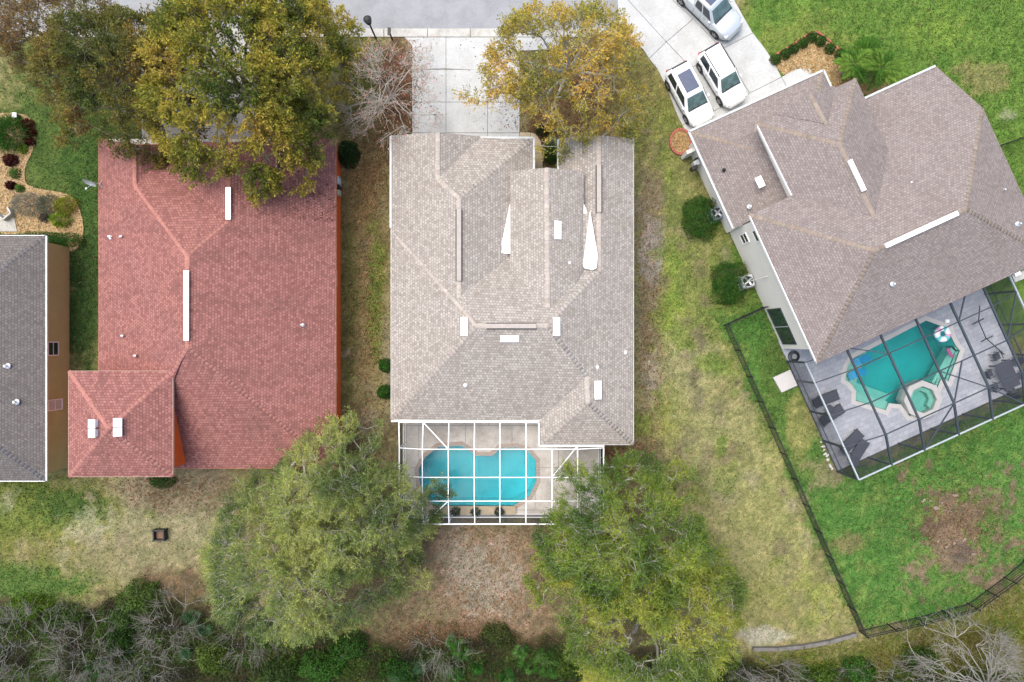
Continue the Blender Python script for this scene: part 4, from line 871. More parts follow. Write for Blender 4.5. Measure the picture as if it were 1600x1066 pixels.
def car(name, label, pos, heading, paint, L_=4.4, W=1.80, Ht=1.62, wb=2.6, pickup=False, sunroof=False, rails=False):
    r = empty(name, pos, label, 'pickup truck' if pickup else 'car', 'cars parked on the white driveway', rz=heading)
    hl = L_ / 2; hw0 = W / 2; belt = Ht * .60; hood = Ht * .60
    if pickup: xk = [-hl, -hl * .97, -hl * .30, .25, hl * .42, hl * .80, hl * .95, hl]; zk = [belt * .86, belt + .04, belt + .05, belt, belt * .99, belt * .88, belt * .74, belt * .55]
    else: xk = [-hl, -hl * .95, -hl * .8, hl * .1, hl * .42, hl * .78, hl * .94, hl]; zk = [belt * .72, belt * .97, belt * 1.04, belt, belt * .98, belt * .90, belt * .78, belt * .54]
    xs_ = np.concatenate([np.linspace(-hl, -hl * .86, 6), np.linspace(-hl * .8, hl * .8, 22), np.linspace(hl * .86, hl, 6)]); vs = []; fs = []
    for x in xs_:
        s = abs(x / hl); f_ = (1 - .40 * max(0, (s - .62) / .38) ** 2.8); hw = hw0 * f_; zt_ = float(np.interp(x, xk, zk)); zb = .24 + .10 * max(0, (s - .8) / .2)
        sec = [(hw * .90, zb), (hw * .985, zb + .12), (hw, zb + (zt_ - zb) * .5), (hw * .985, zt_ - .14), (hw * .93, zt_ - .04), (hw * .80, zt_ + .005), (hw * .4, zt_ + .035), (0, zt_ + .045)]
        row = [(x, -y, z) for y, z in sec] + [(x, y, z) for y, z in sec[-2::-1]]; vs += row
    k = 15
    for i in range(len(xs_) - 1):
        for j in range(k - 1): fs.append((i * k + j, (i + 1) * k + j, (i + 1) * k + j + 1, i * k + j + 1))
        fs.append((i * k + k - 1, (i + 1) * k + k - 1, (i + 1) * k, i * k))
    fs.append(tuple(range(k))); fs.append(tuple((len(xs_) - 1) * k + j for j in range(k))[::-1])
    body = MB().add(vs, fs).build('body', paint, r, smooth=True, local=True)
    # cabin: base ring, roof ring
    if pickup: xb0, xb1, xt0, xt1 = -hl * .36, hl * .46, -hl * .30, hl * .14
    else: xb0, xb1, xt0, xt1 = -hl * .95, hl * .46, -hl * .84, hl * .06
    wb_, wt = hw0 * .93, hw0 * .72; zb_, zt2 = belt - .02, Ht
    def ring(x0, x1, w, z, rx, ry, dz=0):
        out = []
        for (cx, cy, a0) in ((x1 - rx, w - ry, 0), (x0 + rx, w - ry, 90), (x0 + rx, -w + ry, 180), (x1 - rx, -w + ry, 270)):
            for q in range(5): a = math.radians(a0 + 22.5 * q); out.append((cx + rx * math.cos(a), cy + ry * math.sin(a), z))
        return out
    rings = [ring(xb0, xb1, wb_, zb_, .30, .22), ring(xt0 - .10, xt1 + .16, wt + .05, zt2 - .10, .30, .24), ring(xt0, xt1, wt - .02, zt2 - .025, .28, .24), ring(xt0 + .25, xt1 - .2, wt - .3, zt2, .16, .14)]
    vs = [p for q in rings for p in q]; fs = []; n = 20
    for i in range(3):
        for j in range(n): fs.append((i * n + j, i * n + (j + 1) % n, (i + 1) * n + (j + 1) % n, (i + 1) * n + j))
    fs.append(tuple(3 * n + j for j in range(n))); MB().add(vs, fs).build('cabin', paint, r, smooth=True, local=True)
    def pane(nm, a, b, c_, d, off, mat=CARGLASS, par=r, inset=.06, th=.02):
        a, b, c_, d = map(Vector, (a, b, c_, d)); cen = (a + b + c_ + d) / 4; nn = (b - a).cross(d - a).normalized()
        if nn.dot(Vector(off)) < 0: nn = -nn
        q = [p + (cen - p).normalized() * inset for p in (a, b, c_, d)]; vs = [p + nn * th for p in q] + [p - nn * .05 for p in q]
        return bevel_obj(MB().add(vs, [(0, 1, 2, 3), (7, 6, 5, 4)] + [(i, (i + 1) % 4, (i + 1) % 4 + 4, i + 4) for i in range(4)]).build(nm, mat, par, local=True), .012, 2)
    w1, w2, zA, zB = wb_ - .10, wt - .07, zb_ + .05, zt2 - .10
    pane('windshield', (xb1, -w1, zA), (xb1, w1, zA), (xt1 + .16, w2 + .02, zB), (xt1 + .16, -w2 - .02, zB), (1, 0, .5), inset=.03)
    pane('rear_window', (xb0, -w1, zA + .12), (xb0, w1, zA + .12), (xt0 - .10, w2, zB), (xt0 - .10, -w2, zB), (-1, 0, .5))
    for s in (-1, 1):
        yb, yt = s * wb_, s * (wt + .05); xm = (xb0 + xb1) / 2 - .05; xmt = (xt0 + xt1) / 2
        pane('side_window', (xb1 - .32, yb, zA), (xm + .03, yb, zA), (xmt + .03, yt, zB), (xt1 + .02, yt, zB), (0, s, .3), GLASS, inset=.035)
        pane('side_window', (xm - .03, yb, zA), (xb0 + .30, yb, zA + .02), (xt0 + .08, yt, zB), (xmt - .03, yt, zB), (0, s, .3), GLASS, inset=.035)
        M = bevel_obj(MB().box(xb1 - .42, xb1 - .24, s * (hw0 + .01) - .10 * (s < 0), s * (hw0 + .01) + .10 * (s > 0), belt - .02, belt + .12).build('mirror', paint, r, local=True), .03, 2)
        bevel_obj(MB().box(hl * .78, hl * .93, s * hw0 * .74 - .14, s * hw0 * .74 + .14, belt * .66, belt * .80).build('headlight', LAMPCLR, r, local=True), .03)
        bevel_obj(MB().box(-hl * .985, -hl * .90, s * hw0 * .70 - .08, s * hw0 * .70 + .08, belt * .78, belt * 1.05).build('taillight', TAILRED, r, local=True), .03)
        for x in (-wb / 2, wb / 2):
            m = MB(); m.tube([(x, s * (hw0 - .22), .34), (x, s * (hw0 + .004), .34)], .40, 24); m.build('wheel_arch', PLASTIC, r, local=True)
            wheel(r, x, s * (hw0 - .10), .34, .23, s)
        for x in (xm + .25, xm - .75): MB().box(x, x + .16, s * (hw0 * .985) - .015, s * (hw0 * .985) + .015, belt - .17, belt - .13).build('door_handle', RIM, r, local=True)
        if rails: MB().bar((xt0 + .05, s * (wt - .05), zt2 + .02), (xt1 - .02, s * (wt - .05), zt2 + .02), .05, .05).build('roof_rail', PLASTIC, r, local=True)
        MB().box(-wb / 2 + .42, wb / 2 - .42, s * hw0 * .95 - .02, s * hw0 * .95 + .02, .2, .3).build('sill', PLASTIC, r, local=True)
    MB().bar((xb1 + .03, -w1 + .02, belt + .015), (xb1 + .03, w1 - .02, belt + .015), .09, .05).build('cowl', PLASTIC, r, local=True)
    for s in (-1, 1):
        for x in ((xb1 - .25), (xb0 + xb1) / 2 - .05, xb0 + .38): MB().box(x - .008, x + .008, s * hw0 * .99 - .012, s * hw0 * .99 + .012, .34, belt - .14).build('door_seam', PLASTIC, r, local=True)
        MB().bar((xb1 + .08, s * hw0 * .78, float(np.interp(xb1 + .08, xk, zk)) + .012), (hl * .86, s * hw0 * .62, float(np.interp(hl * .86, xk, zk)) + .012), .012, .02).build('hood_seam', PLASTIC, r, local=True)
        MB().bar((xb1 + .05, s * .05 - .25, belt + .06), (xb1 - .12, s * .32 - .1, belt + .15), .02, .02).build('wiper', PLASTIC, r, local=True)
    bevel_obj(MB().box(hl * .90, hl * .985, -hw0 * .62, hw0 * .62, .24, .36).build('bumper_trim', PLASTIC, r, local=True), .03)
    bevel_obj(MB().box(hl * .95, hl * .995, -hw0 * .4, hw0 * .4, .42, .58).build('grille', PLASTIC, r, local=True), .02)
    if not pickup: bevel_obj(MB().box(xt0 - .13, xt0 + .0, -wt + .10, wt - .10, zt2 - .07, zt2 - .035).build('spoiler', PLASTIC, r, local=True), .015)
    if sunroof: bevel_obj(MB().box(xt0 + .45, xt1 - .12, -wt + .17, wt - .17, zt2 - .03, zt2 + .012).build('sunroof', mat_plain('sunroof_glass', (.07, .085, .13, 1), .15, var=.1), r, local=True), .02)
    if pickup:
        bed = MB().box(-hl * .94, -hl * .38, -hw0 * .8, hw0 * .8, belt - .02, belt + .085).build('bed', PLASTIC, r, local=True)
    return r
def carpos(rear, front, hw=.82):        # midpoint of the visible (right hand) wheels, from their ground contact
    a = Vector(P(*rear)); b = Vector(P(*front)); d = (b - a).normalized(); left = Vector((-d.y, d.x, 0)); return (a + b) / 2 + left * hw, math.atan2(d.y, d.x)
for nm, lb, re, frn, pnt, kw in (('parked_car', 'white car with dark sunroof panel parked nearest the grass edge', (1043, 137), (1071, 189), CARWHITE, dict(sunroof=True, L_=4.35, W=1.82)),
                               ('parked_car', 'white car with plain white roof and dark roof rails, parked in the middle', (1092, 109), (1123, 161), CARWHITE, dict(rails=True, L_=4.3, W=1.8)),
                               ('pickup_truck', 'silver pickup truck cut by the top edge of the driveway', (1061, 4), (1117, 59), CARSILVER, dict(pickup=True, sunroof=True, L_=5.2, W=1.95, Ht=1.78, wb=3.2))):
    p_, h_ = carpos(re, frn, .9 * kw['W'] / 2); car(nm, lb, (p_.x, p_.y, .045), h_, pnt, **kw)

# ------------------------------------------------------------------ vegetation
def unit(v): return v / (np.linalg.norm(v, axis=-1, keepdims=True) + 1e-9)
def leaves_geo(Pc, D, rng, ln, wd, upb=.6, nrm=None):
    """Pc (n,3) leaf bases, D (n,3) directions; ln, wd arrays -> quads"""
    n = len(Pc); ref = unit(rng.normal(size=(n, 3)) * (1 - upb) + np.array((0, 0, 1.)) * upb + rng.normal(size=(n, 3)) * .3)
    if nrm is not None: ref = unit(nrm + rng.normal(size=(n, 3)) * .45)
    side = unit(np.cross(D, ref)); nor = unit(np.cross(side, D)); ln = ln[:, None]; wd = wd[:, None]
    v = np.stack([Pc, Pc + D * ln * .5 + side * wd * .5 + nor * ln * .05, Pc + D * ln, Pc + D * ln * .5 - side * wd * .5 + nor * ln * .05], 1)
    f = np.arange(n * 4).reshape(n, 4); return v.reshape(-1, 3), f
def prisms(A, B, ra, rb, k=3):
    A = np.asarray(A, float); B = np.asarray(B, float); n = len(A); d = unit(B - A); ref = np.where(np.abs(d[:, 2:3]) > .9, np.array((1., 0, 0)), np.array((0, 0, 1.))); s = unit(np.cross(d, ref)); u = np.cross(s, d)
    ra = np.broadcast_to(np.asarray(ra, float), (n,)); rb = np.broadcast_to(np.asarray(rb, float), (n,)); V = np.empty((n, 2 * k, 3))
    for j in range(k):
        t = 2 * math.pi * j / k; o = s * math.cos(t) + u * math.sin(t); V[:, j] = A + o * ra[:, None]; V[:, k + j] = B + o * rb[:, None]
    base = (np.arange(n) * 2 * k)[:, None]; Fs = [base + np.array([j, (j + 1) % k, k + (j + 1) % k, k + j]) for j in range(k)]
    return V.reshape(-1, 3), np.stack(Fs, 1).reshape(-1, 4)
def merge(parts):
    V = []; F_ = []; o = 0
    for v, f in parts:
        if len(v): V.append(v); F_.append(f + o); o += len(v)
    return np.concatenate(V), np.concatenate(F_)
def pal_cols(n, rng, pal, key, gain=1.7):
    """key in 0..1 picks a place along the palette (leaf's own colour), plus jitter"""
    pal = np.array([C(*c_)[:3] for c_ in pal]); k = np.clip(key, 0, .9999) * (len(pal) - 1); i = k.astype(int); t = (k - i)[:, None]
    col = pal[i] * (1 - t) + pal[np.minimum(i + 1, len(pal) - 1)] * t
    return col * gain * rng.uniform(.7, 1.3, (n, 1)) * rng.uniform(.92, 1.08, (n, 3))

def tree(name, label, base, cen, rx, ry, ztop, zlow, seed, pal, ncl=380, ntw=5, nlf=22, leaf=(.15, .07), spread=.55, gap=.0, bark=None, nlimb=8, group='broad trees round the houses', twr=.012, shape=.35, lumps=.28, droop=0.0, rpow=.5, bare=False, multi=False, trunk_r=.22, cat='tree', tw_len=(.5, 1.0), upfan=.35, gain=1.7):
    """base, cen: world xy of the foot and of the crown centre; rx, ry: crown radii in metres"""
    rng = np.random.default_rng(seed); bark = bark or BARK
    r = empty(name, (base[0], base[1], 0), label, cat, group)
    fork = np.array([base[0] * .75 + cen[0] * .25, base[1] * .75 + cen[1] * .25, max(.5, zlow * .75)])
    # crown clusters
    K = int(ncl * 2.2); th = rng.uniform(0, 2 * math.pi, K); rad = rng.random(K) ** rpow
    ph = rng.uniform(0, 6.28, 4); edge = 1 + lumps * (np.sin(2 * th + ph[0]) * .35 + np.sin(3 * th + ph[1]) * .4 + np.sin(5 * th + ph[2]) * .35 + np.sin(9 * th + ph[3]) * .2)
    rad = rad * edge; x = cen[0] + rx * rad * np.cos(th); y = cen[1] + ry * rad * np.sin(th)
    nz = vnoise(x, y, rx * .24, seed + 100, 2); keep = nz > np.quantile(nz, gap) if gap > 0 else np.ones(K, bool)
    keep &= np.cumsum(keep) <= ncl; x, y, rad, th = x[keep], y[keep], rad[keep], th[keep]; n = len(x)
    lump = vnoise(x, y, rx * .32, seed + 200, 2)
    zd = zlow + (ztop - zlow) * np.clip(1 - shape * rad ** 2 - (1 - shape) * np.clip(rad, 0, 1.2) ** 4 * .9, 0.02, 1) * (.82 + .3 * lump)
    z = zlow + (zd - zlow) * (1 - .42 * rng.random(n) ** 1.6); CL = np.stack([x, y, z], 1)
    # limbs
    segsA, segsB, rA, rB, nodes = [], [], [], [], []
    b0 = np.array([base[0], base[1], -.1]); m0 = (b0 + fork) / 2 + np.array([rng.normal() * .1, rng.normal() * .1, 0])
    for p0, p1, q0_, q1_ in ((b0, m0, trunk_r * 1.25, trunk_r), (m0, fork, trunk_r, trunk_r * .85)): segsA.append(p0); segsB.append(p1); rA.append(q0_); rB.append(q1_)
    for i in range(nlimb):
        a = 2 * math.pi * i / nlimb + rng.uniform(-.3, .3); f_ = rng.uniform(.45, .98) if bare else (rng.uniform(.55, .85) if i % 3 else rng.uniform(.2, .4))
        tip = np.array([cen[0] + rx * f_ * math.cos(a), cen[1] + ry * f_ * math.sin(a), zlow + (ztop - zlow) * (1 - .55 * f_) * rng.uniform(.6, .85)])
        fk = fork
        if multi:        # many stems rising from the whole footprint, leaning together
            a2, r2 = rng.uniform(0, 6.28), math.sqrt(rng.random()) * .8; fk = np.array([base[0] + rx * r2 * math.cos(a2), base[1] + ry * r2 * math.sin(a2), .05]); ln_ = rng.uniform(.5, 1.0) * min(rx, ry); tip = fk + np.array([ln_ * (.55 + rng.normal() * .45), ln_ * (.45 + rng.normal() * .45), (ztop - .3) * rng.uniform(.5, 1.0)])
        ctrl = fk * .45 + tip * .55 + np.array([0, 0, (tip[2] - fk[2]) * .15]); ctrl[:2] += rng.normal(size=2) * .3; prev = fk
        for t in np.linspace(0, 1, 9)[1:]:
            p = fk * (1 - t) ** 2 + 2 * ctrl * t * (1 - t) + tip * t * t + rng.normal(size=3) * .05; segsA.append(prev); segsB.append(p); lm = .008 if bare else .025; rA.append(trunk_r * .55 * (1 - t + .125) + lm); rB.append(trunk_r * .55 * (1 - t) + lm); nodes.append((p, t)); prev = p
    NP = np.array([q[0] for q in nodes]); cen3 = np.array([cen[0], cen[1], fork[2]])
    od = np.argsort(np.linalg.norm((CL - cen3) * np.array([1, 1, .7]), axis=1)); CL, th, rad = CL[od], th[od], rad[od]; nn = len(NP)
    ALL = np.concatenate([NP, CL]); RR = np.linalg.norm(ALL - cen3, axis=1); par_i = np.zeros(n, int); cnt = np.ones(n)
    for i in range(n):
        e = nn + i; dd = np.linalg.norm(ALL[:e] - ALL[e], axis=1) + 1.2 * np.clip(RR[:e] - RR[e] * .93, 0, None) + .6 * np.clip(ALL[:e, 2] - ALL[e, 2] + .1, 0, None); dd[:nn] *= (.45 if bare else .9); par_i[i] = np.argmin(dd)
    for i in range(n - 1, -1, -1):
        if par_i[i] >= nn: cnt[par_i[i] - nn] += cnt[i]
    par = ALL[par_i]; mid = par * .5 + CL * .5 + rng.normal(size=(n, 3)) * (.05 if bare else .10); br_ = np.minimum(.011 * np.sqrt(cnt) + .006, .06)
    A = np.concatenate([np.array(segsA), par, mid]); B = np.concatenate([np.array(segsB), mid, CL]); ra = np.concatenate([rA, br_ * 1.15, br_]); rb = np.concatenate([rB, br_, br_ * .8])
    # twiglets fanning outwards
    out_ = np.stack([np.cos(th), np.sin(th), np.full(n, upfan) - droop], 1); out_ = unit(out_ * np.clip(rad, .25, 1)[:, None] + np.array([0, 0, .35 * (1 - .9 * droop)]))
    ci = np.repeat(np.arange(n), ntw); D = unit(out_[ci] + rng.normal(size=(len(ci), 3)) * .62); TL = rng.uniform(*tw_len, len(ci)) * spread * 1.6
    T0 = CL[ci] + rng.normal(size=(len(ci), 3)) * .10; T1 = T0 + D * TL[:, None]; T1[:, 2] -= droop * TL * .6
    v1, f1 = prisms(A, B, ra, rb, 5); v2, f2 = prisms(T0, T1, twr, twr * .4, 3); V, F_ = merge([(v1, f1), (v2, f2)])
    npmesh('trunk', V, F_, bark, r, smooth=True)
    if nlf > 0:
        ti = np.repeat(np.arange(len(ci)), nlf); s = rng.random(len(ti)) ** .7
        Pc = T0[ti] * (1 - s[:, None]) + T1[ti] * s[:, None] + rng.normal(size=(len(ti), 3)) * (.045 + .05 * spread)
        LD = unit(D[ti] + rng.normal(size=(len(ti), 3)) * .7); ln = leaf[0] * rng.uniform(.6, 1.35, len(ti)); wd = leaf[1] * rng.uniform(.7, 1.3, len(ti))
        v, f = leaves_geo(Pc, LD, rng, ln, wd); key = vnoise(Pc[:, 0], Pc[:, 1], rx * .3, seed + 300, 3) ; key = (key - .5) * 1.7 + .5 + rng.normal(size=len(key)) * .13
        npmesh('crown', v, f, LEAF, r, np.repeat(pal_cols(len(Pc), rng, pal, key, gain), 4, 0))
    return r
def W(px, py, z=0): return P(px, py, z)[:2]

OLIVE = [(70, 88, 38), (104, 112, 44), (136, 132, 52), (162, 150, 62), (158, 136, 64)]
tree('oak_tree', 'large dense olive green tree covering the front of the red roof', W(395, 155), W(358, 125, 8), 6.1, 6.2, 11.5, 3.6, 11, OLIVE, 620, 5, 26, (.17, .085), gap=.10, nlimb=10, trunk_r=.3, lumps=.32)
tree('oak_tree', 'brown green tree between the left lawn and the street', W(205, 130), W(172, 108, 7), 5.3, 4.2, 9.5, 3.2, 12, [(68, 80, 36), (98, 100, 44), (122, 110, 50), (124, 100, 54)], 400, 5, 22, (.15, .075), gap=.15, nlimb=9, lumps=.4)
tree('oak_tree', 'sparse brownish tree at the top left corner over the street', W(85, 70), W(62, 42, 7), 4.0, 3.4, 8.5, 3.0, 13, [(96, 92, 50), (120, 102, 56), (116, 86, 54)], 230, 5, 13, (.14, .07), gap=.25, nlimb=9, lumps=.4)
tree('oak_tree', 'olive tree over the kerb just left of the street lamp', W(455, 110), W(446, 78, 7), 2.5, 4.4, 9.5, 3.2, 14, OLIVE, 220, 5, 22, (.16, .08), gap=.15, nlimb=8, lumps=.35)
tree('maple_tree', 'sparse golden yellow tree between the two driveways', W(888, 128), W(884, 93, 6.5), 5.3, 4.1, 9.0, 2.8, 15, [(106, 112, 50), (144, 138, 58), (178, 156, 66), (190, 152, 72)], 360, 5, 17, (.15, .07), gap=.18, nlimb=11, lumps=.4, bark=BARKPALE, trunk_r=.2, twr=.014)
tree('bare_tree', 'leafless pale tree with pink buds beside the street lamp', W(612, 155), W(606, 138, 3.5), 2.9, 3.3, 6.0, .9, 16, [(190, 130, 120), (206, 150, 136), (170, 110, 104)], 150, 6, 2, (.09, .06), gap=.05, bare=True, nlimb=15, lumps=.35, bark=BARKPALE, trunk_r=.06, twr=.012, tw_len=(.5, 1.3))
GREEN = [(66, 84, 46), (92, 110, 56), (114, 128, 66), (132, 142, 74), (148, 152, 84)]
tree('elm_tree', 'wispy green tree beside the white cage, over the red roof corner', W(548, 800), W(532, 802, 7), 4.8, 4.8, 9.5, 2.6, 21, GREEN, 460, 6, 30, (.17, .036), gap=.10, nlimb=10, bark=BARKPALE, lumps=.3, twr=.013, gain=2.05)
tree('elm_tree', 'large wispy green tree behind the red house, above the brush', W(470, 890), W(455, 895, 7), 6.0, 4.9, 10, 2.6, 22, GREEN, 540, 6, 30, (.17, .036), gap=.10, nlimb=10, bark=BARKPALE, lumps=.3, twr=.013, gain=2.05)
DGREEN = [(60, 86, 36), (86, 112, 42), (112, 130, 50), (138, 146, 58)]
tree('oak_tree', 'dense green tree at the cage corner behind the middle house', W(975, 815), W(990, 862, 7), 5.3, 4.5, 10, 2.8, 33, DGREEN, 500, 6, 30, (.16, .042), gap=.08, nlimb=10, lumps=.3, bark=BARKPALE, gain=1.95)
tree('oak_tree', 'yellow green tree below the dense green tree, at the dry lawn edge', W(1000, 945), W(1015, 975, 7), 6.2, 5.0, 10, 2.8, 24, [(72, 96, 38), (100, 120, 46), (126, 138, 54), (148, 148, 62)], 540, 6, 30, (.17, .04), gap=.12, nlimb=10, lumps=.32, bark=BARKPALE, gain=1.95)
# far bottom right and undergrowth
tree('bare_tree', 'tall leafless white barked tree in the bottom right corner', W(1548, 1080), W(1545, 1066, 4), 3.2, 3.7, 5.2, .8, 31, [(150, 140, 120)], 210, 8, 0, gap=.1, bare=True, nlimb=26, bark=mat_plain('bark_white', C(172, 168, 157), .9, var=.2, scale=4), trunk_r=.11, twr=.011, tw_len=(.5, 1.4), group='leafless trees and brush at the wood edge')
GREYB = mat_plain('bark_brush_grey', C(142, 139, 130), .9, var=.4, scale=4)
brush = [(30, 1010, 3.2, 2.6, 'broad grey leafless brush filling the bottom left corner'), (130, 1020, 2.6, 2.2, 'grey leafless brush second from the bottom left corner'), (215, 1045, 2.4, 1.8, 'grey leafless brush below the red house lawn'), (265, 985, 2.2, 2.2, 'grey brown leafless brush at the lawn edge behind the black fire pit'),
         (385, 1000, 1.8, 1.6, 'dark leafless brush under the big wispy green tree'), (1195, 1045, 2.6, 1.3, 'grey leafless brush below the timber retaining edge'), (1400, 1062, 2.4, 1.6, 'pale leafless brush at the bottom edge beside the white barked tree'), (690, 1020, 1.8, 1.3, 'dark leafless brush beside the palmettos')]
for k, (px, py, a, b, lb) in enumerate(brush):
    tree('leafless_brush', lb, W(px, py), W(px, py, 2), a, b, 3.4 if py < 1055 else 2.6, .5, 40 + k, [(96, 104, 60), (112, 110, 80)], int(30 * a * b / 4), 11, 1 if k in (1, 3) else 0, (.10, .04), bare=True, multi=True, nlimb=34, bark=GREYB, trunk_r=.03, twr=.008, tw_len=(.6, 1.5), group='leafless trees and brush at the wood edge', cat='brush')
def shrub(name, label, px, py, rx, ry, h, pal, seed, leaf=(.10, .055), dens=1.0, group=None, cat='shrub', boxy=1.0, z0=0.0, up=.3):
    """leafy shrub: a body of leaves packed through a rounded volume over a few stems"""
    rng = np.random.default_rng(seed); cx, cy = W(px, py, h * .6); r = empty(name, (cx, cy, 0), label, cat, group)
    n = int(dens * 750 * (rx * ry + (rx + ry) * h * .7)) + 150; g = unit(rng.normal(size=(n, 3))); g[:, 2] = np.abs(g[:, 2]); e = 2 + (boxy - 1) * 2.2; g = g / (np.sum(np.abs(g) ** e, 1, keepdims=True) ** (1 / e)); u = rng.random(n) ** .22
    am = (.08 if name == 'topiary_shrub' else .22) if group is None or 'wood' not in group else .5; lump = 1 + am * (vnoise(g[:, 0] * 2 + 9, g[:, 1] * 2 + g[:, 2], 1.0, seed, 2) - .5) * 2
    Pc = np.stack([cx + rx * g[:, 0] * u * lump, cy + ry * g[:, 1] * u * lump, z0 + h * (g[:, 2] * .97 * u * lump + .02)], 1); O = unit(g / np.array([rx, ry, h]))
    spiky = leaf[0] > 3.2 * leaf[1]; D = unit(O + np.array([0, 0, up]) + rng.normal(size=(n, 3)) * .6) if spiky else unit(np.cross(O, rng.normal(size=(n, 3))) + O * .45 + rng.normal(size=(n, 3)) * .2)
    v, f = leaves_geo(Pc, D, rng, leaf[0] * rng.uniform(.6, 1.4, n), leaf[1] * rng.uniform(.7, 1.3, n), .3, None if spiky else O); key = np.clip(vnoise(Pc[:, 0], Pc[:, 1], .25, seed + 5, 2) + rng.normal(size=n) * .2, 0, 1)
    npmesh('foliage', v, f, LEAF, r, np.repeat(pal_cols(n, rng, pal, key, 1.35), 4, 0))
    a = np.tile([[cx, cy, 0.]], (7, 1)); t = rng.uniform(0, 6.28, 7); b = a + np.stack([rx * .6 * np.cos(t), ry * .6 * np.sin(t), np.full(7, h * .75)], 1)
    vv, ff = prisms(a, b, .025, .01, 4); npmesh('stem', vv, ff, BARK, r)
    return r
HEDGE = [(34, 72, 24), (48, 92, 30), (66, 112, 38)]; LIME = [(96, 128, 40), (130, 156, 52), (160, 176, 70)]; DKRED = [(56, 26, 24), (78, 34, 30), (100, 50, 40)]; SILV = [(112, 116, 100), (140, 142, 128), (160, 160, 146)]; YG = [(92, 110, 26), (124, 136, 34), (150, 150, 50)]
tb_ = [(1213.5, 91), (1229, 82.5), (1242, 74), (1256.5, 65), (1270.5, 56), (1285, 62.5), (1299, 74), (1315, 83)]
tl_ = ['clipped round shrub nearest the white driveway', 'second clipped round shrub from the white driveway', 'third clipped round shrub from the white driveway', 'fourth clipped round shrub from the white driveway', 'clipped round shrub at the top of the gravel bed curve', 'clipped round shrub just past the top of the gravel bed', 'second last clipped round shrub before the palms', 'clipped round shrub nearest the palms']
for k, (x, y) in enumerate(tb_): shrub('topiary_shrub', tl_[k], x, y, .38, .38, .72, HEDGE, 60 + k, (.07, .045), 2.2, 'clipped round shrubs along the gravel bed')
shrub('hedge', 'rounded dark green hedge round the upper air conditioner by the cream wall', 1097, 339, 1.15, 1.45, 1.3, HEDGE, 71, (.09, .055), 2.0, cat='hedge', boxy=1.6)
shrub('hedge', 'boxy dark green hedge round the lower air conditioner by the cream wall', 1141, 441, 1.10, 1.45, 1.3, HEDGE, 72, (.09, .055), 2.0, cat='hedge', boxy=2.6)
shrub('shrub', 'upper small green shrub at the left wall of the middle house', 601, 572, .45, .48, .9, HEDGE, 73, dens=1.8); shrub('shrub', 'lower small green shrub at the left wall of the middle house', 600, 613, .55, .5, .9, HEDGE, 74, dens=1.8)
shrub('shrub', 'dark green shrub at the street corner of the orange wall', 542, 236, .75, .95, 1.5, [(22, 48, 22), (34, 64, 28), (50, 84, 34)], 75, dens=1.6)
shrub('shrub', 'dark green shrub between the walkway and the right front wing', 861, 238, .55, .8, 1.0, [(28, 56, 22), (46, 84, 30), (80, 112, 50)], 76, dens=1.4); shrub('shrub', 'small dark shrub at the end of the beige walkway', 852, 202, .7, .45, .8, [(36, 54, 26), (54, 76, 34)], 77, dens=1.2)
shrub('shrub', 'pale variegated plant above the dark shrub by the right front wing', 862, 222, .4, .3, .8, [(120, 140, 100), (170, 184, 150)], 78, (.2, .04), 1.0)
shrub('hedge', 'long clipped green hedge in front of the grey roofed house', 72, 374, 2.2, .5, 1.0, HEDGE, 79, (.08, .05), 2.2, cat='hedge', boxy=2.6)
for k, (x, y, a, b, h, pal, lf, lb) in enumerate([(12, 207, .95, .9, 1.0, [(44, 90, 30), (70, 116, 44)], (.7, .035), 'big spiky green grass tuft in the left mulch bed'), (40, 193, .4, .35, .5, DKRED, (.16, .06), 'reddish brown shrub beside the white lantern box'), (47, 206, .28, .28, .45, DKRED, (.16, .06), 'small reddish shrub second below the lantern box'),
    (43, 220, .34, .28, .45, DKRED, (.16, .06), 'small reddish shrub third below the lantern box'), (34, 233, .3, .28, .4, LIME, (.14, .05), 'lime green tuft on the mulch bed curve'), (14, 249, .48, .4, .6, [(46, 20, 20), (66, 28, 26), (84, 40, 34)], (.16, .07), 'larger dark red shrub in the mulch bed'), (20, 270, .38, .36, .55, [(50, 96, 30), (76, 120, 42)], (.09, .05), 'round bright green shrub in the mulch bed'),
    (15, 289, .32, .26, .45, [(46, 20, 20), (66, 28, 26)], (.16, .07), 'small dark red shrub at the bed narrows'), (29, 294, .28, .26, .4, [(70, 110, 40), (100, 136, 54)], (.12, .05), 'small leafy green plant at the bed narrows'), (40, 318, 1.2, .75, .9, SILV, (.22, .025), 'spreading silver grey shrub in the mulch bed'),
    (70, 318, .7, .7, .9, [(96, 106, 84), (130, 136, 116)], (.2, .03), 'grey green wispy shrub beside the yellow green bush'), (98, 319, .85, .65, 1.0, YG, (.09, .05), 'rounded yellow green bush at the mulch bed edge'), (92, 343, .62, .45, .7, LIME, (.2, .06), 'lime leafed plant below the yellow green bush'), (68, 340, .35, .3, .4, [(66, 66, 60), (90, 88, 84)], (.12, .04), 'small dark grey plant in front of the hedge')]):
    shrub('garden_plant', lb, x, y, a, b, h, pal, 90 + k, lf, 1.3 if lf[0] < .2 else .8, 'plants in the left mulch bed', cat='plant')
for k, (x, lb) in enumerate(((712, 'potted green plant at the left of the pool ledge'), (743, 'potted green plant in the middle of the pool ledge'), (780, 'potted green plant at the right of the pool ledge'))): shrub('ledge_plant', lb, x, 799, .24, .2, .4, [(40, 60, 30), (60, 84, 40)], 120 + k, (.2, .04), 1.0, 'plants on the pool ledge', cat='plant', z0=.2)
shrub('shrub', 'low green shrub along the rear wall of the red annex', 250, 752, 1.0, .5, .7, [(50, 80, 34), (74, 104, 44)], 125, dens=1.2)
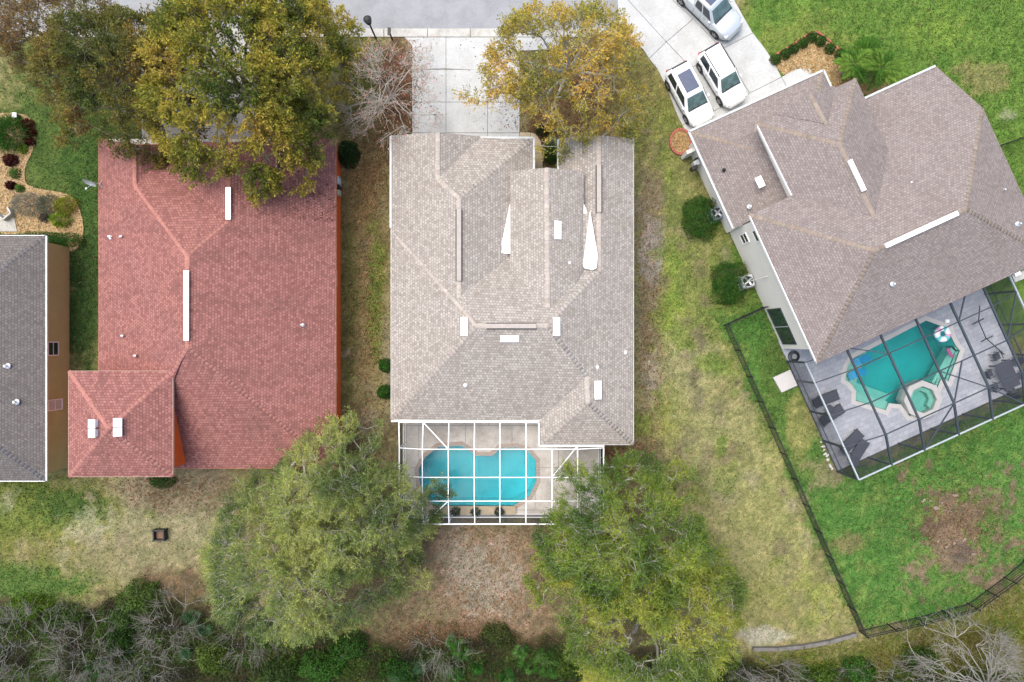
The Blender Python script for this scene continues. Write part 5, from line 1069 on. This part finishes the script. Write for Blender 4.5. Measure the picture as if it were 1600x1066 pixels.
bush = [(35, 955, 1.9, .9, 1.4, [(70, 104, 26), (104, 132, 36)], 'bright green leafy bush at the left lawn edge'), (95, 965, 1.3, .8, 1.2, [(64, 90, 40), (84, 112, 48)], 'green bush between bright bush and grey brush'), (185, 965, 1.2, .9, 1.3, [(60, 86, 40), (84, 110, 54)], 'dull green bush behind the left lawn'), (215, 935, 1.5, 1.1, 1.5, [(74, 92, 50), (88, 118, 44)], 'green bush nearest the black fire pit'),
        (185, 1000, 1.2, 1.4, 1.5, [(34, 58, 26), (60, 92, 34)], 'dark green bush between two grey brush heaps'), (150, 1050, 1.0, .7, 1.3, [(40, 80, 30), (64, 112, 40)], 'green bush at the bottom edge below the grey brush'), (330, 1035, 1.4, 1.2, 1.5, [(74, 96, 40), (104, 124, 52)], 'yellowish green bush left of the dark brush'), (500, 1045, 1.9, 1.0, 1.8, [(52, 92, 36), (80, 124, 48)], 'vivid green bush at the bottom below the wispy tree'), (545, 1015, 1.3, .9, 1.5, [(50, 88, 36), (76, 116, 48)], 'vivid green bush beside the brown clearing'),
        (430, 1055, 1.5, .8, 1.5, [(50, 70, 34), (70, 92, 44)], 'dull green bush at the bottom edge'), (625, 1050, 1.6, .8, 1.3, [(36, 70, 26), (60, 104, 38)], 'dark green bush left of the palmettos'), (775, 995, 1.3, .7, 1.1, [(62, 76, 38), (84, 96, 48)], 'olive bush between the two palmetto clumps'), (890, 1045, 1.2, .8, 1.3, [(60, 84, 34), (90, 112, 44)], 'green bush right of the palmettos'), (1130, 1040, 1.3, .9, 1.4, [(70, 96, 36), (104, 126, 46)], 'green bush under the yellow green tree'),
        (1290, 1058, 1.4, .7, 1.2, [(60, 86, 30), (90, 116, 40)], 'green bush at the bottom below the retaining edge'), (1345, 1050, 1.1, .8, 1.4, [(50, 88, 32), (76, 116, 44)], 'vivid green bush below the fence corner'), (1440, 1035, 1.2, .9, 1.3, [(50, 80, 26), (80, 110, 40)], 'green bush beside the white barked tree')]
for k, (x, y, a, b, h, pal, lb) in enumerate(bush): shrub('bush', lb, x, y, a, b, h, pal, 140 + k, (.17, .075), .75, 'bushes at the wood edge', cat='bush')

# --- palms with separate fronds
def frond_mesh(L_, n, ll, seed, rise, arch, width=.02):
    rng = np.random.default_rng(seed); t = np.linspace(0, 1, 9); x = L_ * t * (1 - .12 * arch * t); z = rise * t - arch * t ** 2
    R_ = np.stack([x, np.zeros(9), z], 1); v1, f1 = prisms(R_[:-1], R_[1:], .014 * (1 - t[:-1] * .7), .014 * (1 - t[1:] * .7), 3)
    s = np.repeat(np.linspace(.12, 1, n), 2); sg = np.tile([1., -1.], n); Pc = np.stack([np.interp(s, t, R_[:, k]) for k in range(3)], 1)
    D = unit(np.stack([.55 + .5 * s, sg * (1.0 - .45 * s), -.25 + rng.normal(size=2 * n) * .12 + .2 * (1 - s)], 1)); ln = ll * np.sin(np.clip(s * 1.05, .1, 1) * math.pi * .82 + .35) + .05
    v2, f2 = leaves_geo(Pc, D, rng, ln, np.full(2 * n, width), .9); V, F_ = merge([(v1, f1), (v2, f2)])
    return V, F_
def palm(label, px, py, h, L_, nf, seed, pal, spread=1.0):
    rng = np.random.default_rng(seed); cx, cy = W(px, py, h); r = empty('palm_tree', (cx, cy, 0), label, 'palm', 'palms beside the gravel bed')
    m = MB(); m.tube([(0, 0, -.05), (.03, 0, h * .5), (0, .02, h)], [.14, .11, .12], 10); m.build('trunk', BARK, r, local=True)
    protos = []
    for q in range(4):
        V, F_ = frond_mesh(L_ * rng.uniform(.9, 1.1), 22, L_ * .30, seed * 10 + q, L_ * rng.uniform(.25, .6), L_ * rng.uniform(.5, .95), .06)
        pc_ = pal_cols(len(V), rng, pal, np.full(len(V), rng.uniform(.0, 1.)), 1.3); ob = npmesh('frond', V, F_, LEAF, r, pc_, local=True); protos.append(ob)
    for k in range(nf):
        ob = protos[k] if k < 4 else link('frond', protos[k % 4].data, None, r)
        ob.location = (0, 0, h - .02 + rng.uniform(-.05, .05)); ob.rotation_euler = (rng.normal() * .12, rng.uniform(-.55, .25) , k * 2.39996 + rng.normal() * .15); ob.scale = (rng.uniform(.85, 1.1),) * 3
PALMC = [(34, 70, 22), (60, 104, 34), (112, 146, 58)]
palm('bright green palm nearest the clipped shrubs', 1333, 101, 1.7, 1.35, 26, 1, PALMC); palm('palm behind the other two, toward the lawn', 1357, 80, 1.3, 1.15, 22, 2, [(64, 106, 34), (92, 136, 44)]); palm('largest palm, beside the grey gutter of the turned house', 1377, 107, 1.9, 1.55, 28, 3, PALMC)
def fan_mesh(R_, seed):
    rng = np.random.default_rng(seed); n = 15; a = np.linspace(-1.45, 1.45, n); D = unit(np.stack([np.cos(a), np.sin(a), -.12 + rng.normal(size=n) * .06], 1)); Pc = np.tile([[.42, 0, .25]], (n, 1)) ; v2, f2 = leaves_geo(Pc, D, rng, R_ * rng.uniform(.85, 1.1, n), np.full(n, .042), .95)
    v1, f1 = prisms(np.array([[0, 0, 0.]]), np.array([[.42, 0, .25]]), .012, .008, 3); return merge([(v1, f1), (v2, f2)])
pm = [(707, 1003, 'palmetto nearest the brown clearing, left clump'), (722, 1018, 'palmetto just right of the nearest one'), (745, 1040, 'spreading palmetto in the middle of the left clump'), (712, 1052, 'palmetto at the bottom of the left clump'), (790, 1058, 'palmetto at the bottom edge between the clumps'), (815, 1018, 'palmetto at the left of the right clump'), (826, 1042, 'bright palmetto in the right clump'), (848, 1025, 'tall palmetto at the right of the clump'), (862, 1048, 'palmetto at the far right beside the green bush'),
      (300, 965, 'palmetto under the wispy tree at the brush edge'), (315, 985, 'blue green palmetto beside the grey brown brush'), (290, 1020, 'blue green palmetto below the grey brown brush'), (620, 1055, 'palmetto in the dark bush at the bottom'), (655, 1042, 'palmetto left of the dark leafless brush')]
fans = []
for k, (px, py, lb) in enumerate(pm):
    rng = np.random.default_rng(500 + k); cx, cy = W(px, py, .7); r = empty('palmetto', (cx, cy, 0), lb, 'palmetto', 'palmettos at the wood edge')
    MB().tube([(0, 0, -.05), (0, 0, .45)], [.09, .07], 8).build('trunk', BARK, r, local=True); pal = [(40, 92, 30), (70, 126, 44), (110, 150, 80)] if k < 9 else [(60, 100, 60), (96, 136, 96)]
    pr_ = []
    for q in range(3):
        V, F_ = fan_mesh(.55, 700 + k * 3 + q); pr_.append(npmesh('fan_leaf', V, F_, LEAF, r, pal_cols(len(V), rng, pal, np.full(len(V), rng.random()), 1.1), local=True))
    for q in range(11):
        ob = pr_[q] if q < 3 else link('fan_leaf', pr_[q % 3].data, None, r); ob.location = (0, 0, .42); ob.rotation_euler = (rng.normal() * .2, rng.uniform(-1.3, .05), q * 2.39996 + rng.normal() * .2); ob.scale = (rng.uniform(.6, 1.0),) * 3

# --- stuff: undergrowth, tall grass, lawn blades, litter, gravel, mulch
def palL(*a): return pal_cols(*a, gain=1.0)
def palM(*a): return pal_cols(*a, gain=1.3)
def scatter(name, label, px, py, z, D, ln, wd, col, rng, mat=None, upb=.3):
    Pc = np.stack([(px - 800) * S, (533 - py) * S, z], 1); v, f = leaves_geo(Pc, D, rng, ln, wd, upb)
    o = npmesh(name, v, f, mat or LEAF, None, np.repeat(col, 4, 0)); return tag(o, label, name.replace('_', ' '), kind='stuff')
rng = np.random.default_rng(77)
n = 130000; px = rng.uniform(-40, 1640, n); py = rng.uniform(925, 1100, n)
edge = np.interp(px, [-40, 120, 200, 330, 560, 600, 700, 880, 930, 1180, 1640], [945, 955, 925, 960, 1000, 1010, 1000, 1000, 1020, 1035, 1052]); k_ = py > edge + (vnoise(px, py, 30, 5, 3) - .5) * 50; px, py = px[k_], py[k_]; n = len(px)
hh = vnoise(px, py, 22, 6, 3) * 1.5; kk = vnoise(px, py, 26, 8, 3)
scatter('undergrowth', 'dark tangled undergrowth along the bottom of the view', px, py, hh * rng.random(n) ** .6, unit(rng.normal(size=(n, 3)) + np.array([0, 0, .5])), rng.uniform(.12, .36, n), rng.uniform(.03, .08, n), pal_cols(n, rng, [(58, 54, 46), (56, 72, 38), (66, 92, 40), (86, 112, 48)], (kk - .5) * 1.8 + .45 + rng.normal(size=n) * .15), rng)
n = 26000; px = rng.uniform(1170, 1640, n); py = rng.uniform(905, 1090, n); lim = np.interp(px, [1170, 1340, 1500, 1570, 1640], [1022, 1002, 962, 922, 875]); k_ = py > lim + 2; px, py = px[k_], py[k_]; n = len(px)
scatter('tall_grass', 'yellow green tall grass outside the bottom right fence', px, py, np.zeros(n), unit(rng.normal(size=(n, 3)) * .45 + np.array([-.25, .35, .55])), rng.uniform(.25, .75, n), rng.uniform(.02, .05, n), pal_cols(n, rng, [(104, 92, 54), (116, 118, 54), (128, 138, 60), (92, 128, 46)], vnoise(px, py, 30, 14, 3) * 1.4 - .2 + rng.normal(size=n) * .15), rng)
# lawn blades where no paving, roof or bed lies
n = 420000; px = rng.uniform(-20, 1620, n); py = rng.uniform(-40, 1000, n)
def block(poly_px): return inpoly(px, py, poly_px)
bad = (py < 60) & (px < 968)
for pl in ([(632, 50), (880, 50), (868, 80), (814, 82), (814, 240), (850, 240), (850, 300), (640, 300), (640, 72)], [(220, 50), (400, 50), (400, 240), (220, 240)], [(965, -60), (1115, -60), (1152, 6), (1178, 50), (1209, 94), (1245, 106), (1285, 130), (1080, 225), (1040, 140), (1005, 80), (965, 47)],
           [(624, 225), (985, 225), (985, 690), (940, 690), (940, 808), (628, 808), (628, 650), (624, 650)], [(170, 230), (530, 230), (530, 720), (170, 720)], [(-20, 370), (104, 370), (104, 740), (-20, 740)],
           [(1090, 225), (1280, 130), (1310, 150), (1350, 170), (1440, 130), (1600, 300), (1620, 600), (1312, 742), (1225, 545)]): bad |= block(pl)
BED_L = [(-30, 178), (35, 176), (52, 190), (57, 215), (50, 240), (40, 258), (38, 280), (45, 292), (75, 298), (105, 302), (122, 318), (131, 350), (130, 375), (118, 392), (107, 393), (105, 366), (-30, 366)]
BED_R = [(1205, 97), (1222, 83), (1245, 68), (1262, 56), (1280, 58), (1300, 70), (1318, 84), (1342, 105), (1400, 120), (1370, 150), (1310, 142), (1270, 120), (1248, 106), (1225, 118)]
bad |= block(BED_L) | block(BED_R)
px, py = px[~bad], py[~bad]; zc0 = zone(px, py, True); gr = zc0[:, 1] / (zc0[:, 0] + 1e-4); k_ = rng.random(len(px)) < np.clip((gr - .75) * 1.6, .12, 1); px, py, zc0 = px[k_], py[k_], zc0[k_]; n = len(px)
colb = zc0 * rng.uniform(.5, 1.7, (n, 1)) * rng.uniform(.9, 1.1, (n, 3)); st_ = rng.random(n) < .14; colb[st_] = np.array(C(168, 158, 108)[:3]) * rng.uniform(.7, 1.3, (st_.sum(), 1))
Pc = np.stack([(px - 800) * S, (533 - py) * S, np.full(n, -.035)], 1); D = unit(rng.normal(size=(n, 3)) * .75 + np.array([0, 0, .8])); sd_ = unit(np.cross(D, rng.normal(size=(n, 3)))); ln = rng.uniform(.06, .2, n)[:, None]; wd = rng.uniform(.015, .04, n)[:, None]
V = np.stack([Pc - sd_ * wd, Pc + sd_ * wd, Pc + D * ln], 1).reshape(-1, 3)
o = npmesh('grass', V, np.arange(n * 3).reshape(-1, 3), LEAF, None, np.repeat(colb, 3, 0)); tag(o, 'short grass blades over the lawns', 'grass', kind='stuff')
# fallen leaves
LZ = [(625, 140, 30, 90, 2500), (905, 150, 100, 85, 5000), (850, 235, 30, 45, 700), (755, 890, 130, 120, 3600), (700, 990, 90, 25, 1500), (575, 260, 34, 60, 1500), (575, 480, 34, 220, 2500), (1015, 480, 24, 240, 1800), (270, 760, 110, 40, 1500), (960, 715, 60, 30, 1200), (560, 820, 110, 190, 3500), (960, 850, 120, 190, 3500), (1500, 820, 70, 60, 1500), (700, 130, 60, 70, 30), (790, 140, 26, 70, 60)]
px = np.concatenate([q[0] + q[2] * .6 * rng.normal(size=q[4]) for q in LZ]); py = np.concatenate([q[1] + q[3] * .6 * rng.normal(size=q[4]) for q in LZ]); bad = inpoly(px, py, [(611, 205), (990, 205), (990, 700), (943, 700), (943, 820), (624, 820), (611, 660)]) | inpoly(px, py, [(107, 216), (530, 216), (530, 745), (107, 745)]) | (py < 60) | inpoly(px, py, [(1075, 200), (1290, 110), (1300, 560), (1260, 560)])
px, py = px[~bad], py[~bad]; n = len(px); D = unit(rng.normal(size=(n, 3)) * np.array([1, 1, .35]) + np.array([0, 0, .15]))
scatter('fallen_leaves', 'brown fallen leaves strewn over beds and bare ground', px, py, np.full(n, .02) + .035 * inpoly(px, py, [(632, 50), (880, 50), (812, 80), (812, 240), (640, 240)]), D, rng.uniform(.07, .15, n), rng.uniform(.04, .08, n), palL(n, rng, [(110, 72, 52), (140, 100, 70), (168, 130, 92), (188, 158, 120)], rng.random(n)), rng, upb=.95)
n = 900; zz = 3.4; x_ = rng.uniform(P(385, 0, zz)[0], P(522, 0, zz)[0], n); y_ = rng.uniform(P(0, 345, zz)[1], P(0, 235, zz)[1], n); k_ = (x_ > P(432, 0, zz)[0]) | (y_ < P(0, 250, zz)[1]); x_, y_ = x_[k_], y_[k_]; k_ = (y_ - P(0, 300, zz)[1]) < (P(525, 0, zz)[0] - x_) * .7 + .2; x_, y_ = x_[k_], y_[k_]; n = len(x_)
v, f = leaves_geo(np.stack([x_, y_, 2.7 + (P(525, 0, 2.7)[0] - x_) * .42 + .05], 1), unit(rng.normal(size=(n, 3)) * np.array([1, 1, .2])), rng, rng.uniform(.07, .15, n), rng.uniform(.04, .08, n), .9)
o = npmesh('roof_shade_leaves', v, f, LEAF, None, np.repeat(palL(n, rng, [(70, 56, 44), (110, 84, 56), (140, 116, 70)], rng.random(n)), 4, 0)); tag(o, 'dark leaves added for the patch of tree shade and moss on the red roof', 'fallen leaves', kind='stuff')  # leaf scatter added to darken the roof like tree shade and moss
# mulch and gravel beds
def bed(name, label, poly, n, pal, size, seed, mat, edge=None, z=.03):
    rg = np.random.default_rng(seed); w = ccw(pxp(poly)); r = MB().prism(w, -.1, z).build(name, mat); tag(r, label, kind='structure')
    xs_ = [p[0] for p in poly]; ys_ = [p[1] for p in poly]; x = rg.uniform(min(xs_), max(xs_), n * 2); y = rg.uniform(min(ys_), max(ys_), n * 2); k = inpoly(x, y, poly); x, y = x[k][:n], y[k][:n]; m_ = len(x)
    Pc = np.stack([(x - 800) * S, (533 - y) * S, np.full(m_, z + .012)], 1); v, f = leaves_geo(Pc, unit(rg.normal(size=(m_, 3)) * np.array([1, 1, .35]) + np.array([0, 0, .12])), rg, size * rg.uniform(.6, 1.4, m_), size * .7 * rg.uniform(.6, 1.3, m_), .9)
    o = npmesh('bed_chips', v, f, LEAF, r, np.repeat(palL(m_, rg, pal, rg.random(m_)), 4, 0)); o['kind'] = 'stuff'; return r
MULCH = mat_plain('mulch_base', C(188, 160, 116), .95, var=.25, scale=8, bump=.5); GRAV = mat_plain('gravel_base', C(190, 166, 124), .95, var=.2, scale=10, bump=.5)
bed('mulch_bed', 'pale mulch bed curving along the left lawn', smoothpoly(BED_L, 1), 9000, [(150, 120, 84), (192, 160, 116), (220, 196, 150), (232, 214, 180)], .10, 301, MULCH)
bed('gravel_bed', 'pale orange gravel bed inside the clipped shrubs', BED_R, 9000, [(176, 136, 84), (212, 176, 118), (232, 204, 150), (240, 226, 190)], .10, 302, GRAV)
# edging stones of the left bed and the brick edging of the right bed
rp = empty('bed_edging', P(1260, 70), 'pinkish brick edging round the gravel bed', 'edging')
bp_ = [(1204, 96), (1212, 86), (1228, 77), (1241, 68.5), (1255, 59), (1266, 51.5), (1277, 50.5), (1286, 56), (1299, 67), (1310, 77), (1316, 90)]
for a, b in zip(bp_[:-1], bp_[1:]):
    for q in range(3):
        A_ = Vector(P(a[0] + (b[0] - a[0]) * q / 3, a[1] + (b[1] - a[1]) * q / 3, .06)); B_ = Vector(P(a[0] + (b[0] - a[0]) * (q + .9) / 3, a[1] + (b[1] - a[1]) * (q + .9) / 3, .06)); bevel_obj(MB().bar(A_, B_, .14, .16).build('brick', REDBRICK, rp), .02, 1)
pl = empty('ring_planter', P(1063, 222), 'round red brick planter ring filled with gravel at the garage corner', 'planter'); cx, cy, _ = P(1063, 222)
for k in range(22):
    t0, t1 = 2 * math.pi * k / 22, 2 * math.pi * (k + .93) / 22; m = MB(); ro, ri = .78, .62
    q = [(cx + r_ * math.cos(t), cy + r_ * 1.2 * math.sin(t)) for r_, t in ((ri, t0), (ro, t0), (ro, t1), (ri, t1))]; bevel_obj(m.prism(q, -.05, .16 + random.uniform(-.01, .01)).build('brick', REDBRICK, pl), .015, 1)
fill = MB().prism([(cx + .63 * math.cos(t * .35), cy + .63 * 1.2 * math.sin(t * .35)) for t in range(18)], -.05, .07).build('gravel_fill', GRAV, pl)
rg = np.random.default_rng(9); m_ = 700; rr_ = .6 * np.sqrt(rg.random(m_)); tt = rg.uniform(0, 6.28, m_); v, f = leaves_geo(np.stack([cx + rr_ * np.cos(tt), cy + 1.2 * rr_ * np.sin(tt), np.full(m_, .085)], 1), unit(rg.normal(size=(m_, 3)) * np.array([1, 1, .3])), rg, np.full(m_, .1), np.full(m_, .07), .9)
o = npmesh('gravel_chips', v, f, LEAF, pl, np.repeat(palL(m_, rg, [(176, 136, 84), (226, 196, 140)], rg.random(m_)), 4, 0)); o['kind'] = 'stuff'

# ------------------------------------------------------------------ small things
lp = empty('street_lamp', P(595, 77), 'black street lamp with drum shaped head beside the kerb', 'street lamp'); b_ = Vector(P(595, 77))
m = MB(); m.tube([b_ + Vector((0, 0, -.1)), b_ + Vector((0, 0, .5)), b_ + Vector((0, 0, .55)), b_ + Vector((0, 0, 3.9))], [.13, .11, .06, .05], 12); m.build('pole', BLACK, lp)
m = MB(); m.tube([b_ + Vector((0, 0, 3.85)), b_ + Vector((0, 0, 3.95)), b_ + Vector((0, 0, 4.35)), b_ + Vector((0, 0, 4.42)), b_ + Vector((0, 0, 4.52))], [.10, .17, .25, .26, .10], 16); m.build('lamp_head', BLACK, lp)
m = MB(); m.tube([b_ + Vector((0, 0, 4.5)), b_ + Vector((0, 0, 4.62))], [.05, .02], 8); m.build('finial', BLACK, lp)
def mailbox():
    r = empty('mailbox', P(613, 62), 'dark mailbox on a post at the kerb under the bare tree', 'mailbox'); q = Vector(P(613, 62)); MB().bar(q, q + Vector((0, 0, 1.1)), .09, .09, up=(0, 1, 0)).build('post', BLACK, r); bevel_obj(MB().box(q.x - .1, q.x + .1, q.y - .22, q.y + .25, 1.1, 1.34).build('box', BLACK, r), .05, 3)
mailbox()
ds = empty('satellite_dish', P(154, 285, 2.75), 'grey satellite dish on the left eave of the red roof', 'satellite dish'); q = Vector(P(155, 288, 2.85))
m = MB(); vs = []; fs = []; dn = Vector((-.25, -.9, .35)).normalized(); a_ = dn.cross(Vector((0, 0, 1))).normalized(); bb = dn.cross(a_); cen_ = q + Vector((-.32, .05, .45))
for i in range(6):
    for j in range(20):
        t = 2 * math.pi * j / 20; rr_ = .43 * i / 5; vs.append(cen_ + (a_ * math.cos(t) + bb * math.sin(t) * .85) * rr_ + dn * (.5 * rr_ * rr_))
for i in range(5):
    for j in range(20): fs.append((i * 20 + j, i * 20 + (j + 1) % 20, (i + 1) * 20 + (j + 1) % 20, (i + 1) * 20 + j))
n0 = len(vs); vs += [v_ - dn * .025 for v_ in vs]; fs += [tuple(n0 + i for i in f_[::-1]) for f_ in fs]; m.add(vs, fs); m.build('reflector', ALU, ds, smooth=True)
MB().tube([q, q + Vector((-.1, 0, .35)), cen_], .03, 8).build('mast', ALU, ds); MB().tube([cen_ - bb * -.3, cen_ + dn * .5], .018, 6).build('feed_arm', ALU, ds); MB().tube([cen_ + dn * .46, cen_ + dn * .58], .05, 8).build('feed_horn', MEMBRANE, ds)
for a, b in ((q, q + Vector((.22, .22, .08))), (q, q + Vector((.25, -.25, .08)))): MB().tube([a, b], .012, 5).build('stay', ALU, ds)
ub = empty('utility_box', P(537, 284), 'pale electric meter boxes on the orange wall', 'utility box'); xw_ = xr_
bevel_obj(MB().box(xw_, xw_ + .3, P(0, 283, 1.5)[1] - .22, P(0, 283, 1.5)[1] + .28, 1.0, 1.75).build('panel', GUTTER, ub), .04, 2); bevel_obj(MB().box(xw_, xw_ + .22, P(0, 300, 1.3)[1] - .2, P(0, 300, 1.3)[1] + .16, .7, 1.35).build('panel', mat_plain('pale_green_box', C(206, 206, 180), .5), ub), .03, 2)
bevel_obj(MB().box(xw_, xw_ + .25, P(0, 292, 1.3)[1] - .1, P(0, 292, 1.3)[1] + .12, .8, 1.45).build('meter', PLASTIC, ub), .02); MB().tube([(xw_ + .1, P(0, 292, 0)[1], 0), (xw_ + .1, P(0, 292, 0)[1], .85)], .03, 8).build('conduit', ALU, ub)
def ac(px, py, label, rz, cas, top):
    r = empty('air_conditioner', P(px, py, .04), label, 'air conditioner', 'air conditioners by the cream wall', rz=rz); bevel_obj(MB().box(-.42, .42, -.42, .42, .06, .78).build('casing', cas, r, local=True), .08, 3); bevel_obj(MB().box(-.5, .5, -.5, .5, -.05, .05).build('pad', CURB, r, local=True), .02)
    m = MB(); m.tube([(0, 0, .775), (0, 0, .79)], .34, 24); g = m.build('fan_opening', PLASTIC, r, local=True)
    for k in range(4):
        M = Matrix.Translation((0, 0, .8)) @ Matrix.Rotation(k * math.pi / 2 + .4, 4, 'Z') @ Matrix.Rotation(.3, 4, 'X'); MB().box(.05, .30, -.07, .07, -.004, .004, M).build('fan_blade', top, g, local=True)
    for k in range(3): MB().tube([((.13 + .09 * k) * math.cos(t * .3142), (.13 + .09 * k) * math.sin(t * .3142), .83) for t in range(21)], .007, 5, False).build('grille_ring', BLACK, r, local=True)
    MB().tube([(0, 0, .8), (0, 0, .85)], .08, 12).build('hub', cas, r, local=True)
ac(1116, 336, 'dark grey air conditioner beside the rounded hedge', TH, mat_plain('ac_grey', (.2, .24, .28, 1), .5), ALU); ac(1163, 441, 'white air conditioner beside the boxy hedge', TH - .15, GUTTER, ALU)
me_ = empty('meter_rack', P(1077, 248), 'grey meter rack on the wall below the ring planter', 'utility box'); q = Vector(Q(16.3, -5.75, 0)); 
for k, (dz_, dy_, w_) in enumerate(((.9, 0, .34), (1.0, .38, .26), (.8, -.34, .22))):
    M = Matrix.Translation(q + Vector((-ST * 0 + dy_ * ST * -1, dy_ * -CT, dz_))) @ Matrix.Rotation(TH, 4, 'Z'); bevel_obj(MB().box(-.26, .14, -w_ / 2, w_ / 2, -.3, .3, M).build('box', (GUTTER, PLASTIC, PLASTIC)[k], me_), .03)
wf = empty('wall_return', Q(16.2, -6.5), 'small cream wall fin at the garage corner', 'wall'); MB().box(-.5, .35, -.12, .12, 0, 1.5, Matrix.Translation(Q(16.3, -6.6, 0)) @ Matrix.Rotation(TH, 4, 'Z')).build('wall', CREAM, wf)
fp = empty('fire_pit', P(253, 834), 'square black fire pit box standing on the dry lawn', 'fire pit'); q = Vector(P(253, 834)); M = Matrix.Translation(q) @ Matrix.Rotation(.04, 4, 'Z')
for x0, x1, y0, y1 in ((-.4, .4, .28, .38), (-.4, .4, -.38, -.28), (-.4, -.3, -.28, .28), (.3, .4, -.28, .28)): bevel_obj(MB().box(x0, x1, y0, y1, .02, .5, M).build('side_panel', BLACK, fp), .02)
MB().box(-.3, .3, -.28, .28, .02, .2, M).build('ash_bed', mat_plain('ash', C(130, 104, 84), .95, var=.4, scale=9), fp)
for x in (-.36, .36):
    for y in (-.34, .34): MB().box(x - .05, x + .05, y - .05, y + .05, -.02, .54, M).build('leg', PLASTIC, fp)
lb_ = empty('lantern_box', P(31, 184), 'small white lantern box at the top of the mulch bed', 'lantern'); q = Vector(P(31, 184)); bevel_obj(MB().box(q.x - .13, q.x + .13, q.y - .13, q.y + .13, 0, .5).build('body', PLASTIC, lb_), .02); bevel_obj(MB().box(q.x - .17, q.x + .17, q.y - .17, q.y + .17, .5, .58).build('cap', MEMBRANE, lb_), .03, 2)
MB().prism(pxp([(-40, 336), (22, 336), (28, 362), (-40, 362)]), -.05, .08).build('path', CONCRETE_OLD).__setitem__('kind', 'structure')
pb = empty('planter_box', P(8, 333), 'angled white planter box by the path at the left edge', 'planter')
for a, b in (((-6, 332), (8, 344)), ((8, 344), (20, 334)), ((20, 334), (15, 325))): bevel_obj(MB().bar(P(*a, .25), P(*b, .25), .12, .5).build('side_panel', CURB, pb), .02)
for k in range(14):      # broken stones in the bare patch
    px, py = (1478 + random.gauss(0, 16), 778 + random.gauss(0, 10)) if k < 8 else (1490 + random.gauss(0, 30), 850 + random.gauss(0, 12)); q = Vector(P(px, py, .02)); bm = bmesh.new(); bmesh.ops.create_icosphere(bm, subdivisions=2, radius=1)
    s_ = random.uniform(.06, .14)
    for v_ in bm.verts: v_.co = Vector((v_.co.x * s_ * 1.4, v_.co.y * s_ * .7, v_.co.z * .07)) + Vector((random.uniform(-1, 1), random.uniform(-1, 1), 0)) * .03
    bmesh.ops.transform(bm, matrix=Matrix.Translation(q) @ Matrix.Rotation(random.uniform(0, 1), 4, 'Z'), verts=bm.verts); me = bpy.data.meshes.new('stone'); bm.to_mesh(me); bm.free(); o = link('stone', me, ROCK); tag(o, 'flat pale stone lying in the bare dirt patch of the green lawn', 'stone', 'flat stones in the bare dirt patch')
wp = empty('porch_canopy', Q(31.2, 8.3), 'small white canopy beside the dark cage, cut by the right edge', 'canopy'); 
MB().bar(P(1583, 436, 1.2), P(1640, 413, 1.2), .5, .08).build('slab', CURB, wp); bevel_obj(MB().bar(P(1585, 429, 1.3), P(1594, 425, 1.3), .35, .1).build('skylight', MEMBRANE, wp), .02); MB().bar(P(1606, 425, 0), P(1606, 425, 1.2), .1, .1, up=(0, 1, 0)).build('post', WHITE, wp)
